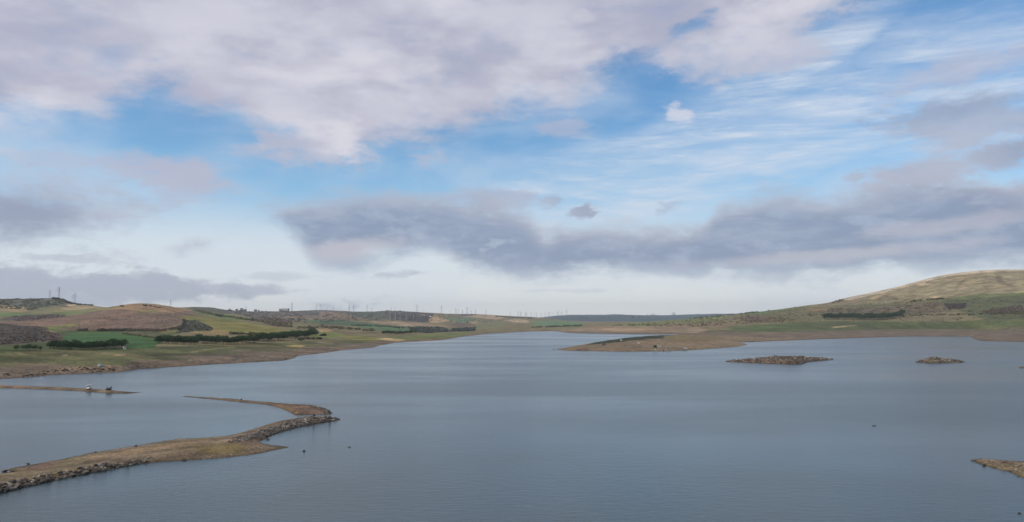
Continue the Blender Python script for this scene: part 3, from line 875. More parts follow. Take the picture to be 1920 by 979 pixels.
single(475, 641.5, 2.2, 'white boulder lying before the long grove', .5)
single(479, 640.5, 1.7, 'smaller white boulder beside the white boulder before the grove', .4)
single(352, 649, 2.2, 'pale boulder below the left end of the long grove', .4, .7)
single(352, 608, 6.0, 'pale rock outcrop in the dark scrub below the brown hill', .6, .7)

# ------------------------------------------------------------------ scrub and hedges
def blob_proto(k):
    bm = bmesh.new(); bmesh.ops.create_icosphere(bm, subdivisions=2, radius=.5)
    r = random.Random(k)
    for v in bm.verts:
        v.co *= r.uniform(.62, 1.25)
        if v.co.z < -.2: v.co.z = -.2
    bmesh.ops.triangulate(bm, faces=bm.faces[:])
    bm.verts.ensure_lookup_table()
    v = np.array([p.co[:] for p in bm.verts], np.float32); f = np.array([[q.index for q in t.verts] for t in bm.faces], np.int32)
    bm.free(); return v, f
BLOBS = [blob_proto(k) for k in range(6)]
SCR, SCC = [], []
def shrub(px, py, s, col):
    p = hit(px, py)
    if not p: return
    h = s * random.uniform(.5, .9)
    SCR.append((p[0], p[1], p[2] + h * .15, s * random.uniform(.8, 1.5), s * random.uniform(.8, 1.5), h, random.uniform(0, 6.28), random.randrange(6)))
    SCC.append(lin(np.minimum(np.array(col) * random.uniform(1.0, 1.55), 200)) / K_ALB)
def scrub_poly(poly, n, s, col, clump=0.0):
    P = np.array(pts(poly))
    x0, y0 = P.min(0); x1, y1 = P.max(0); k = 0; tries = 0; n = int(n * 1.3)
    while k < n and tries < n * 12:
        tries += 1
        x, y = random.uniform(x0, x1), random.uniform(y0, y1)
        if clump and float(fbm(np.array(x / 9.), np.array(y / 2.5), 3, 5)) < clump - .1: continue
        if in_poly(np.array([x]), np.array([y]), P)[0]: shrub(x, y, random.uniform(*s) * .62, col); k += 1
def hedge(line, n, s, col, w=.6):
    xs, ys = along(pts(line), 200)
    for _ in range(n):
        i = random.randrange(200); shrub(xs[i] + random.gauss(0, 1), ys[i] + random.gauss(0, w), random.uniform(*s), col)
DK = (52, 50, 40); BR = (84, 70, 58); OL = (70, 76, 48); PU = (74, 64, 60)
scrub_poly('0,607 50,609 88,614 92,624 118,628 112,638 60,643 0,646', 260, (1.5, 3.5), (68, 60, 54))
scrub_poly('20,593 120,589.5 122,593 90,599 30,603', 140, (2, 5), (84, 76, 70))
scrub_poly('335,612 350,601 366,600 400,616 394,620 360,622 330,626', 150, (1.5, 4), (60, 62, 46))
scrub_poly('100,615 160,600 205,582 262,583 350,590 350,600 300,620 150,621', 620, (1.0, 2.2), (102, 86, 70), .02)
scrub_poly('175,619 225,617 300,618 345,610 345,616 300,622 180,621', 260, (2.5, 5), (66, 58, 46))
scrub_poly('145,619 162,617 162,621 146,621', 40, (3, 5), DK)
scrub_poly('430,584 600,582 700,586 700,600 560,606 480,598', 420, (4, 9), (78, 76, 70), .04)
scrub_poly('485,598 515,596 548,600 546,613 515,612 495,606', 180, (3, 7), (84, 68, 60))
scrub_poly('720,585 800,588 815,590 800,604 742,600', 300, (5, 11), (70, 70, 70))
scrub_poly('765,613 830,613 848,622 800,625 770,622', 260, (3, 8), (60, 66, 58))
scrub_poly('845,617 892,614 890,621 850,622', 160, (4, 8), (54, 60, 56))
scrub_poly('1540,586 1560,578 1650,575 1760,566 1800,574 1780,584 1700,590 1560,590', 420, (3, 7), (84, 74, 60), .02)
scrub_poly('1770,570 1812,569 1808,578 1780,581', 160, (4, 8), (56, 48, 42))
scrub_poly('1838,584 1915,572 1920,585 1860,590', 260, (3, 7), (72, 62, 52))
scrub_poly('1500,575 1640,560 1920,548 1920,600 1500,604', 220, (3, 6.5), (78, 78, 52), .05)
scrub_poly('1200,606 1400,590 1500,578 1500,604 1300,612 1200,614', 420, (3, 7), (84, 78, 54), .05)
scrub_poly('1380,596 1420,592 1480,598 1450,603 1400,604', 150, (3, 6), (90, 76, 62))
scrub_poly('0,560 110,561 120,570 60,582 0,578', 420, (4, 8), (72, 74, 58), .02)
scrub_poly('1035,594 1100,591 1200,591 1230,594 1100,599', 50, (10, 22), (56, 72, 70), .03)
scrub_poly('600,584 900,590 1000,600 900,606 600,600', 300, (4, 9), (88, 84, 66), .06)
hedge('0,568.5 15,571.5', 40, (5, 9), (50, 52, 40)); hedge('100,560.2 112,561 124,567 135,570', 150, (5, 10), (46, 50, 38), .5)
hedge('135,570 190,574', 60, (4, 8), DK, .4); hedge('270,573 300,577', 20, (2, 4), DK)
hedge('365,582 400,590 430,595 470,600 510,606 545,613', 260, (3, 7), (74, 72, 46), .7)
hedge('405,590 412,593', 24, (5, 8), (52, 56, 36)); hedge('430,626.5 500,627 560,625', 120, (2.5, 5), (62, 66, 38), .5)
hedge('333,617 345,612 345,600', 50, (3, 5), DK); hedge('185,620.5 230,620', 60, (3, 6), (54, 46, 36), .4)
hedge('230,626 290,634', 60, (1.5, 3), (70, 66, 42), .3)
hedge('560,615 600,613 650,616 700,620', 120, (3, 6), (78, 72, 50), .8)
hedge('600,611 620,616', 40, (3, 6), (80, 68, 52)); hedge('660,610 720,612 760,616', 70, (3, 6), (52, 68, 48), .4)
hedge('1290,597.5 1330,594.5 1400,587.2 1450,580.8 1500,573.8', 150, (3, 7), (54, 62, 36), .4)
hedge('1395,588 1420,585', 20, (6, 10), (50, 58, 34)); hedge('1150,611 1200,609 1240,611', 40, (3, 6), (88, 84, 60), .5)
hedge('1300,594 1325,593', 24, (8, 12), (60, 72, 48), .5)
hedge('1500,592 1560,590 1700,592 1800,590 1920,588', 200, (2.5, 5), (66, 62, 42), .7)
hedge('1560,569 1580,562', 20, (4, 7), (82, 72, 58)); hedge('1755,562 1765,560 1772,563', 14, (4, 7), (52, 54, 36), .4)
hedge('1705,566 1760,560', 40, (3, 6), (60, 60, 40)); hedge('560,640 570,636 600,636', 24, (2, 4), (50, 56, 34), .4)
hedge('0,702 60,705 90,701', 10, (.7, 1.4), (60, 50, 40), 1.0); hedge('80,697 150,692 215,692', 50, (.5, 1.2), (72, 58, 46), 1.6)
hedge('604,630 607,629', 8, (4, 5), (38, 48, 30), .3); hedge('228,574.5 230,574.5', 5, (4, 5), DK, .2)
hedge('715,583 790,584', 60, (4, 8), (60, 68, 50), .3); hedge('1170,587.5 1200,589.5', 24, (14, 26), (48, 58, 56), .3)
hedge('930,594 1000,597', 40, (6, 12), (72, 78, 62), .3); hedge('420,582 445,583 540,584', 60, (4, 8), (56, 58, 46), .25)
o = pile('scrub', SCR, M['scrub'], BLOBS, SCC); tag(o, 'bare winter scrub and hedgerow bushes across the hills', None, None, 'stuff')

# ------------------------------------------------------------------ trees
def tree_meshes(k):
    r = random.Random(500 + k)
    # crown: leaf clumps through a rounded, slightly flattened dome (unit tree, 4.2 m tall)
    V, Fc = [], []; off = 0
    lobes = [(0, 0, 2.75, 1.35)] + [(r.uniform(-1.1, 1.1), r.uniform(-1.1, 1.1), r.uniform(1.6, 3.2), r.uniform(.6, 1.0)) for _ in range(9)]
    for lx, ly, lz, lr in lobes:
        for _ in range(46):
            d = Vector((r.gauss(0, 1), r.gauss(0, 1), r.gauss(0, .8))).normalized() * lr * r.uniform(.55, 1.08)
            c = Vector((lx, ly, lz)) + Vector((d.x, d.y, d.z * .8))
            if c.z < .9: c.z = .9 + r.random() * .4
            s = r.uniform(.14, .34)
            a = [c + Vector((r.uniform(-s, s), r.uniform(-s, s), r.uniform(-s, s) * .8)) for _ in range(4)]
            V += [tuple(q) for q in a]
            Fc += [(off, off + 1, off + 2), (off, off + 2, off + 3), (off, off + 3, off + 1), (off + 1, off + 3, off + 2)]; off += 4
    me = bpy.data.meshes.new('crown'); me.from_pydata(V, [], Fc); me.materials.append(M['leaf'])
    bm = bmesh.new()
    bar(bm, (0, 0, -.3), (.05, 0, 1.3), .13, 7, .09); bar(bm, (.05, 0, 1.3), (.1, .05, 2.6), .09, 6, .04)
    for q in range(4):
        a = q * 1.6 + r.random(); bar(bm, (.05, 0, 1.2 + .15 * q), (math.cos(a) * .9, math.sin(a) * .9, 2.3 + .1 * q), .055, 5, .02)
    tm = bpy.data.meshes.new('trunk'); bm.to_mesh(tm); bm.free(); tm.materials.append(M['trunk'])
    return me, tm
TREES = [tree_meshes(k) for k in range(5)]
def tree(x, y, z, h, label, group, wide=1.0):
    cm, tm = random.choice(TREES)
    r = empty('pine_tree', (x, y, z - .05), random.uniform(0, 6.28)); s = h / 3.9
    r.scale = (s * wide, s * wide, s)
    c = link_mesh('crown', cm, None, r); t = link_mesh('trunk', tm, None, r)
    tag(r, label, 'tree', group); return r
def tree_px(px, py, hpx, label, group, wide=1.0):
    p = hit(px, py)
    if not p: return None
    D = math.hypot(p[0], p[1]); return tree(p[0], p[1], p[2], hpx * D / F * 1.0, label, group, wide)

for i, (px, w_, hp, lab) in enumerate(((31, 1.15, 9.5, 'leftmost round tree, standing apart from the small row of five'), (45, 1.1, 9.5, 'second round tree in the row of five on the left grass'),
    (55, 1.15, 11, 'tallest middle tree in the row of five on the left grass'), (65, 1.15, 10, 'fourth round tree in the row of five on the left grass'), (76, 1.05, 8, 'smallest round tree, right end of the row of five'))):
    tree_px(px, 657.5, hp, lab, 'row of five round trees', w_)
def grove(line, n, h0, h1, label, group, depth, ends):
    xs, ys = along(pts(line), n)
    for i in range(n):
        lab = label if 0 < i < n - 1 else ends[0 if i == 0 else 1]
        tree_px(xs[i] + random.uniform(-.8, .8), ys[i] - random.choice((0, depth, depth * .5, 0)), random.uniform(h0, h1), lab, group, random.uniform(1.0, 1.35))
grove('93,653.5 115,655.5 160,656.5 200,655 231,652.5', 58, 11, 15, 'dark round tree packed in the grove below the bright green field', 'grove below the bright green field', 3.5,
      ('left end tree of the grove below the bright green field', 'right end tree of the grove below the bright green field'))
grove('295,644.5 320,645.5 368,646.5 372,643 400,645 430,646 480,643 520,638.5 560,635.5 592,631', 130, 10, 14.5, 'dark green tree packed in the long curving grove below the olive field', 'long grove below the olive field', 4,
      ('left end tree of the long curving grove', 'right end tree of the long curving grove, by the yellow-green slope'))
grove('717,627 740,628.5 760,627 780,626', 22, 6, 8, 'round tree in the short hedge grove above the sandy shore', 'short grove above the sandy shore', 1,
      ('left end tree of the short grove above the sandy shore', 'right end tree of the short grove above the sandy shore'))
grove('1546,599.5 1580,599 1620,600 1660,600 1691,594.5', 56, 8.5, 12, 'dark conifer packed in the grove at the foot of the right mountain', 'grove at the foot of the mountain', 1.5,
      ('left end tree of the grove at the foot of the mountain', 'right end tree of the grove at the foot of the mountain'))
grove('998,615.5 1016,615.5', 8, 3, 4.5, 'tiny dark tree in the left clump behind the lake end', 'tree clump behind the lake end', .3,
      ('left end tree of the tiny clump behind the lake end', 'right end tree of the tiny clump behind the lake end'))
grove('1024,615 1050,614 1090,612.5', 26, 3, 4.5, 'tiny dark tree in the thin row below the far green field', 'thin tree row below the far green field', .3,
      ('left end tree of the thin row below the far green field', 'right end tree of the thin row below the far green field'))

# ------------------------------------------------------------------ pylons
def pylon_meshes():
    bm = bmesh.new(); H = 40.0
    def w(z): return np.interp(z, [0, 22, 40], [3.6, 1.3, .45])
    zs = [0, 6, 12, 17, 22, 26, 30, 34, 38]
    for a, b in zip(zs, zs[1:]):
        wa, wb = w(a), w(b)
        ca = [(-wa, -wa, a), (wa, -wa, a), (wa, wa, a), (-wa, wa, a)]; cb = [(-wb, -wb, b), (wb, -wb, b), (wb, wb, b), (-wb, wb, b)]
        for i in range(4):
            bar(bm, ca[i], cb[i], .22, 4); bar(bm, ca[i], cb[(i + 1) % 4], .11, 3); bar(bm, ca[(i + 1) % 4], cb[i], .11, 3)
            bar(bm, cb[i], cb[(i + 1) % 4], .11, 3)
    bar(bm, (0, 0, 38), (0, 0, 41.5), .25, 4)
    me = bpy.data.meshes.new('tower'); bm.to_mesh(me); bm.free(); me.materials.append(M['steel'])
    arms = []
    for z, L in ((25.5, 6.5), (30.5, 8.0), (35.5, 5.5)):
        bm = bmesh.new()
        for s in (-1, 1):
            bar(bm, (0, .5, z), (s * L, 0, z), .16, 4); bar(bm, (0, -.5, z), (s * L, 0, z), .16, 4); bar(bm, (0, 0, z + 2), (s * L, 0, z), .14, 4)
            bar(bm, (s * L, 0, z), (s * L, 0, z - 2), .18, 4)
        a = bpy.data.meshes.new('crossarm'); bm.to_mesh(a); bm.free(); a.materials.append(M['steel']); arms.append(a)
    return me, arms
PT, PA = pylon_meshes()
def pylon(x, y, z, H, label, group, rz):
    r = empty('pylon', (x, y, z - .6), rz); s = H / 41.5; r.scale = (s, s, s)
    link_mesh('tower', PT, None, r)
    for a in PA: link_mesh('crossarm', a, None, r)
    tag(r, label, 'pylon', group)
ORD = 'first second third fourth fifth sixth seventh eighth ninth tenth eleventh twelfth thirteenth'.split()
def pyl(px, top, base, label, group, dmin=0, dmax=1e9, onhill=False):
    if onhill:
        p = hit(px, base)
        if not p: return
        x, y, z = p
    else:
        x, y, z = skyline(px, dmin, dmax)
    D = math.hypot(x, y); H = (base - top) * D / F
    pylon(x, y, z, H, label, group, random.uniform(-.5, .5) + (0.5 if px < 700 else 0.2))
g1 = 'pylons on the left hill'
pyl(59, 555, 559, 'tiny pylon tip left of the two tall ones on the flat hilltop', g1)
pyl(94, 545, 559, 'slim tall pylon near the right end of the flat hilltop', g1)
pyl(111, 539, 561, 'tallest pylon, at the dark bushes where the flat hilltop drops', g1)
pyl(137, 555, 570, 'left one of the pylon pair above the pale quarry', g1)
pyl(141.5, 552.5, 571, 'right one of the pylon pair above the pale quarry', g1)
pyl(265, 560, 568, 'short pylon behind the top of the round brown hill', g1, 2200, 4000)
pyl(320.5, 561, 575, 'lone pylon behind the right shoulder of the brown hill', g1, 2200, 4000)
pyl(462, 573, 583, 'pylon rising behind the grey skyline buildings', g1)
pyl(548, 566.5, 583, 'tall lone pylon right of the white skyline warehouse', g1)
g2 = 'pylons along the middle skyline'
mid = ((594, 571, 581), (601.7, 570, 581), (614, 576, 582), (619.5, 577, 582), (626, 575, 583), (655.5, 571.5, 584), (663.6, 571, 584), (689, 570.5, 584), (698, 575.5, 584), (734, 575, 583), (742, 575, 583.5), (782, 569, 584.5), (828, 571.5, 587))
for i, (a, b, c) in enumerate(mid):
    pyl(a, b, c, f'{ORD[i]} pylon from the left in the skyline row right of the lone tall one', g2)
mid2 = ((795, 580, 585), (844, 580, 587), (855, 576, 588), (859.5, 577, 588), (867.5, 579.5, 588), (876, 574, 588), (884, 582, 589), (891.5, 579, 589), (911.5, 580, 590), (957, 583, 592))
for i, (a, b, c) in enumerate(mid2):
    pyl(a, b, c, f'{ORD[i]} pylon from the left in the skyline row above the tan fields', 'pylons above the tan fields')
for a in (972, 976.5, 985, 987.5, 996, 1002, 1006, 1014.5, 1022, 1028, 1031, 1036.5, 1044, 1047, 1053, 1062):
    h = random.uniform(6.5, 9.5); pyl(a, 593 - h, 594.5, 'tiny faint pylon in the dense cluster above the far end of the lake', 'pylon cluster above the lake end', 3000, 9000)
for i, (a, b, c) in enumerate(((716, 588, 600), (731, 583, 601), (741, 583, 600), (750, 586, 599), (762, 585, 601), (775, 588, 600))):
    pyl(a, b, c, f'{ORD[i]} pylon from the left standing low before the dark middle hillside', 'pylons before the dark hillside', onhill=True)

# ------------------------------------------------------------------ buildings
def building(name, x, y, z, rz, w, d, h, wall, roof, label, storeys=1, pitched=True, nwin=4, extra=None):
    r = empty(name, (x, y, z - 1.0), rz)
    bm = bmesh.new(); box(bm, (0, 0, h / 2), (w, d, h)); bm_obj('wall', bm, wall, r)
    bm = bmesh.new()
    if pitched:
        o = .4; v = [bm.verts.new(p) for p in ((-w / 2 - o, -d / 2 - o, h + .01), (w / 2 + o, -d / 2 - o, h + .01), (w / 2 + o, d / 2 + o, h + .01), (-w / 2 - o, d / 2 + o, h + .01), (-w / 2 - o, 0, h + d * .2), (w / 2 + o, 0, h + d * .2))]
        for f in ((0, 1, 5, 4), (2, 3, 4, 5), (0, 4, 3), (1, 2, 5), (0, 3, 2, 1)): bm.faces.new([v[i] for i in f])
    else:
        box(bm, (0, 0, h + .25), (w + .5, d + .5, .5))
    bm_obj('roof', bm, roof, r)
    for s in range(storeys):
        zz = (s + .55) * h / storeys
        for i in range(nwin):
            bm = bmesh.new(); box(bm, (-w / 2 + (i + .5) * w / nwin, -d / 2 - .02, zz), (min(w / nwin * .4, 2.4), .12, min(h / storeys * .35, 1.6))); bm_obj('window', bm, M['glass'], r)
    bm = bmesh.new(); box(bm, (w / 2 - w * .08, -d / 2 - .04, 1.6), (w * .06 + .6, .14, 3.2 if h > 4 else h * .75)); bm_obj('door', bm, M['roofdark'], r)
    tag(r, label, 'building'); return r
def sky_building(px, wpx, hpx, depth, wall, roof, label, **k):
    x, y, z = skyline(px); D = math.hypot(x, y)
    return building(k.pop('name', 'building'), x, y, z, -math.atan2(x, y), wpx * D / F, depth, hpx * D / F + 1, wall, roof, label, **k)
sky_building(533, 15, 4.6, 14, M['wallwhite'], M['wallwhite'], 'long white warehouse with pale roof on the skyline', name='warehouse', nwin=2)
sky_building(541.5, 3.2, 3.6, 16, M['roofdark'], M['roofdark'], 'dark annexe against the right end of the white warehouse', nwin=2)
sky_building(525.5, 3, 3.4, 12, M['wallpink'], M['wallpink'], 'pinkish shed against the left end of the white warehouse', nwin=2)
sky_building(454, 5.5, 4.4, 14, M['wallgrey'], M['roofdark'], 'tallest grey block in the skyline building cluster', storeys=2, pitched=False)
sky_building(460.5, 5.5, 3.2, 12, M['wallgrey'], M['wallgrey'], 'lower pale block joined right of the tallest grey block', storeys=2, pitched=False)
sky_building(445, 5, 2.2, 12, M['wallwhite'], M['roofdark'], 'white low house left of the grey skyline blocks', nwin=3)
sky_building(432, 3.5, 2.0, 12, M['wallgrey'], M['wallgrey'], 'small grey house at the left end of the skyline cluster', nwin=2)
sky_building(480, 5, 2.4, 12, M['wallgrey'], M['roofdark'], 'dark-roofed house right of the grey skyline blocks', nwin=3)
sky_building(486, 3, 1.6, 10, M['wallgrey'], M['roofdark'], 'smallest dark-roofed house at the right end of the cluster', nwin=2)
sky_building(1261, 2.6, 5.0, 16, M['wallwhite'], M['wallwhite'], 'white high-rise on the far blue ridge', storeys=8, pitched=False, nwin=3, name='high_rise')
sky_building(1264.6, 2.0, 3.6, 16, M['wallgrey'], M['wallgrey'], 'grey shorter high-rise right of the white one', storeys=6, pitched=False, nwin=3, name='high_rise')
sky_building(1222, 2.4, 2.2, 16, M['wallgrey'], M['wallgrey'], 'left grey block of the pair on the far blue ridge', storeys=4, pitched=False, nwin=3)
sky_building(1226, 2.2, 2.6, 16, M['wallgrey'], M['wallgrey'], 'right grey block of the pair on the far blue ridge', storeys=4, pitched=False, nwin=3)
sky_building(1213, 3, 1.6, 16, M['wallwhite'], M['wallgrey'], 'low pale block left of the pair on the far ridge', storeys=2, pitched=False, nwin=3)
p = hit(807, 595.5); building('building', p[0], p[1], p[2], .1, 9, 8, 5, M['wallwhite'], M['wallwhite'], 'small white house beside the pale tan field', nwin=2)
p = hit(233.5, 655); building('hut', p[0], p[1], p[2] + .9, .1, 1.2, 1.2, 1.5, M['wallwhite'], M['wallwhite'], 'tiny white hut at the right end of the dense grove', nwin=1)
p = hit(888, 618.5); building('building', p[0], p[1], p[2], .1, 8, 6, 4, M['roofdark'], M['roofdark'], 'small dark shed at the far shore point', nwin=2)

# ------------------------------------------------------------------ cars
def car_tree(paint, L=3.9, W=1.68, H=1.46, hatch_open=False):
    r = empty('parked_car', (0, 0, 0))
    bm = bmesh.new()
    prof = [(-L/2, .32), (-L/2 + .02, .78), (-L/2 + .22, .93), (-L/2 + .35, 1.0), (.85, .98), (L/2 - .35, .84), (L/2 - .04, .68), (L/2, .34)]
    lo = [(L/2, .22), (-L/2, .22)]
    ring = prof + lo; vs = []
    for yy, ins in ((-W/2 + .06, .0), (-W/2, .0), (W/2, .0), (W/2 - .06, .0)):
        k = .04 if abs(yy) < W/2 - .01 else 0
        vs.append([bm.verts.new((x * (1 - k * .3), yy, z + (k * .5 if z > .6 else 0))) for x, z in ring])
    n = len(ring)
    for a, b in zip(vs, vs[1:]):
        for i in range(n): bm.faces.new((a[i], a[(i + 1) % n], b[(i + 1) % n], b[i]))
    bm.faces.new(vs[0][::-1]); bm.faces.new(vs[-1])
    bmesh.ops.recalc_face_normals(bm, faces=bm.faces[:])
    bmesh.ops.bevel(bm, geom=bm.edges[:], offset=.025, segments=2, affect='EDGES')
    bm_obj('body', bm, paint, r, True)
    # cabin: glass house, then roof panel and pillars in paint
    def frustum(bm, x0, x1, t0, t1, z0, z1, w0, w1):
        b = [bm.verts.new(p) for p in ((x0, -w0, z0), (x1, -w0, z0), (x1, w0, z0), (x0, w0, z0))]
        t = [bm.verts.new(p) for p in ((t0, -w1, z1), (t1, -w1, z1), (t1, w1, z1), (t0, w1, z1))]
        bm.faces.new(b[::-1]); bm.faces.new(t)
        for i in range(4): bm.faces.new((b[i], b[(i + 1) % 4], t[(i + 1) % 4], t[i]))
    bm = bmesh.new(); frustum(bm, -L/2 + .25, .95, -L/2 + .55, .25, .97, H - .06, W/2 - .08, W/2 - .22); bm_obj('cabin_glass', bm, M['glass'], r)
    bm = bmesh.new(); frustum(bm, -L/2 + .50, .30, -L/2 + .62, .2, H - .08, H, W/2 - .19, W/2 - .27)
    bmesh.ops.bevel(bm, geom=bm.edges[:], offset=.02, segments=2, affect='EDGES'); rf = bm_obj('roof', bm, paint, r, True)
    for s in (-1, 1):
        bm = bmesh.new()
        bar(bm, (.97, s * (W/2 - .075), .96), (.25, s * (W/2 - .21), H - .05), .04, 6)
        bar(bm, (-.25, s * (W/2 - .07), .96), (-.28, s * (W/2 - .205), H - .05), .045, 6)
        bar(bm, (-L/2 + .27, s * (W/2 - .075), .96), (-L/2 + .55, s * (W/2 - .21), H - .05), .09, 6)
        bm_obj('pillar', bm, paint, r)
        bm = bmesh.new(); box(bm, (.72, s * (W/2 + .07), 1.02), (.12, .16, .13)); bm_obj('mirror', bm, paint, r)
        bm = bmesh.new(); box(bm, (L/2 - .05, s * (W/2 - .26), .64), (.12, .34, .15)); bm_obj('headlight', bm, M['lamp'], r)
        bm = bmesh.new(); box(bm, (-L/2 + .01, s * (W/2 - .18), .78), (.08, .2, .26)); bm_obj('tail_light', bm, M['redlamp'], r)
        for xx in (-L/2 + .68, L/2 - .72):
            bm = bmesh.new(); bmesh.ops.create_cone(bm, cap_ends=True, segments=18, radius1=.31, radius2=.31, depth=.2, matrix=Matrix.Translation((xx, s * (W/2 - .09), .31)) @ Matrix.Rotation(math.pi/2, 4, 'X'))
            w = bm_obj('wheel', bm, M['tyre'], r)
            bm = bmesh.new(); bmesh.ops.create_cone(bm, cap_ends=True, segments=14, radius1=.19, radius2=.17, depth=.03, matrix=Matrix.Translation((xx, s * (W/2 + .02), .31)) @ Matrix.Rotation(math.pi/2, 4, 'X'))
            bm_obj('rim', bm, M['rim'], w)
    bm = bmesh.new(); box(bm, (L/2 + .01, 0, .42), (.06, W * .8, .16)); bm_obj('bumper', bm, M['grey'], r)
    if hatch_open:
        bm = bmesh.new(); box(bm, (-L/2 + .2, 0, H + .32), (1.0, W - .35, .07), ry=.6); bm_obj('tailgate', bm, M['glass'], r)
    return r
def place(r, px, py, rz, label, cat, sink=0.03, scale=1.0, group=None):
    x, y, z = stand(px, py, True)
    r.location = (x, y, z - sink); r.rotation_euler = (0, 0, rz); r.scale = (scale,) * 3
    tag(r, label, cat, group); return r
car = car_tree(M['white'])
place(car, 166.5, 728.2, math.radians(118), 'white hatchback parked on the thin far spit', 'car')
place(car_tree(M['white'], 4.2, 1.75, 1.5), 1234, 651.3, math.radians(172), 'white car behind the green awning on the peninsula', 'car', scale=1.1)
place(car_tree(M['silver'], 4.3, 1.75, 1.4), 1253.5, 653.6, math.radians(5), 'pale grey car between the awning and the open-tailgate car', 'car')
place(car_tree(M['white'], 4.1, 1.7, 1.45, True), 1284, 654.8, math.radians(172), 'white car with raised dark tailgate on the peninsula shore', 'car')
place(car_tree(M['grey'], 4.3, 1.75, 1.45), 1132.5, 647.2, math.radians(10), 'grey car parked alone on the peninsula near its tip', 'car')

# green awning with white cool box, crate
def awning():
    r = empty('awning', (0, 0, 0)); bm = bmesh.new()
    n, m_ = 9, 7; g = [[bm.verts.new((-1.7 + 3.4 * i / (n - 1), -1.2 + 2.4 * j / (m_ - 1), 2.5 - .25 * abs(i - 4) / 4 - (.06 * math.sin(j * 1.6)))) for j in range(m_)] for i in range(n)]
    for i in range(n - 1):
        for j in range(m_ - 1): bm.faces.new((g[i][j], g[i + 1][j], g[i + 1][j + 1], g[i][j + 1]))
    front = [g[i][0] for i in range(n)]
    low = [bm.verts.new((v.co.x * .82, v.co.y - .25, .55 + .05 * (i % 2))) for i, v in enumerate(front)]
    for i in range(n - 1): bm.faces.new((front[i], front[i + 1], low[i + 1], low[i]))
    bmesh.ops.solidify(bm, geom=bm.faces[:], thickness=.03)
    bm_obj('canopy', bm, M['green_tarp'], r, True)
    for sx in (-1.55, 1.55):
        for sy in (-1.1, 1.1):
            bm = bmesh.new(); bar(bm, (sx, sy, -.2), (sx, sy, 2.3), .035, 8); bm_obj('pole', bm, M['steel'], r)
    return r
place(awning(), 1228, 653.2, 0, 'dark green awning beside the white car on the peninsula', 'awning')
def crate(mat, w, d, h):
    r = empty('cool_box', (0, 0, 0)); bm = bmesh.new(); box(bm, (0, 0, h * .4), (w, d, h * .8)); bmesh.ops.bevel(bm, geom=bm.edges[:], offset=.04, segments=2, affect='EDGES'); bm_obj('body', bm, mat, r)
    bm = bmesh.new(); box(bm, (0, 0, h * .9), (w * 1.05, d * 1.05, h * .19)); bmesh.ops.bevel(bm, geom=bm.edges[:], offset=.03, segments=2, affect='EDGES'); bm_obj('lid', bm, mat, r)
    return r
place(crate(M['white'], 1.0, .6, .6), 1228.5, 655.8, .1, 'white cool box on the sand below the green awning', 'box')
k = place(crate(M['white'], 1.6, 1.2, 1.2), 1198, 644.2, .1, 'large white chest standing alone on the peninsula', 'box'); k.name = 'chest'
k = place(crate(M['white'], 1.8, 1.2, 1.2), 1165, 638.8, .3, 'white chest by the dark grass on the peninsula', 'box'); k.name = 'chest'

def tent(fab, fab2):
    r = empty('tent', (0, 0, 0)); bm = bmesh.new()
    bmesh.ops.create_uvsphere(bm, u_segments=20, v_segments=12, radius=1)
    for v in bm.verts:
        v.co = Vector((v.co.x * 1.1, v.co.y * 1.05, max(v.co.z, -.02) * 1.35))
        v.co.z -= .10 * abs(math.sin(2 * math.atan2(v.co.y, v.co.x))) * v.co.z
    bm_obj('canopy', bm, fab2, r, True)
    bm = bmesh.new(); bmesh.ops.create_uvsphere(bm, u_segments=16, v_segments=10, radius=1)
    for v in bm.verts: v.co = Vector((v.co.x * 1.0 + 1.0, v.co.y * .8, max(v.co.z, -.02) * .95))
    bm_obj('porch', bm, fab, r, True)
    bm = bmesh.new()
    for q in (0.8, -0.8):
        pr = None
        for i in range(13):
            a = math.pi * i / 12; p = (math.cos(a) * math.cos(q) * 1.13, math.cos(a) * math.sin(q) * 1.08, math.sin(a) * 1.38)
            if pr: bar(bm, pr, p, .02, 5)
            pr = p
    bm_obj('frame_pole', bm, M['grey'], r)
    return r
place(tent(M['teal'], M['pale_teal']), 186.5, 687.6, 0, 'teal and pale green dome tent on the left shore', 'tent')
place(tent(M['grey'], M['grey']), 494.5, 669.8, 0.2, 'small dark grey tent on the shore below the long grove', 'tent', scale=.85)
def rowing_boat():
    r = empty('rowing_boat', (0, 0, 0)); bm = bmesh.new(); rows = []
    for i in range(11):
        t = i / 10; x = -1.7 + 3.4 * t; w = .68 * (1 - (max(0, t - .35) / .65) ** 2.2) * (0.8 + .2 * min(1, t / .3)) + .02
        sh = .55 + .25 * t * t
        rows.append([bm.verts.new(p) for p in ((x, -w, sh), (x, -w * .85, .22), (x, -w * .4, .02), (x, w * .4, .02), (x, w * .85, .22), (x, w, sh))])
    for a, b in zip(rows, rows[1:]):
        for i in range(5): bm.faces.new((a[i], a[i + 1], b[i + 1], b[i]))
    bm.faces.new(rows[0]); bmesh.ops.solidify(bm, geom=bm.faces[:], thickness=.04)
    bm_obj('hull', bm, M['boatpaint'], r, True)
    for x in (-.9, .3):
        bm = bmesh.new(); box(bm, (x, 0, .42), (.25, 1.1, .04)); bm_obj('seat', bm, M['wallgrey'], r)
    return r
b_ = place(rowing_boat(), 443, 674.2, .25, 'pale small boat pulled up on the far shore', 'boat', 0)

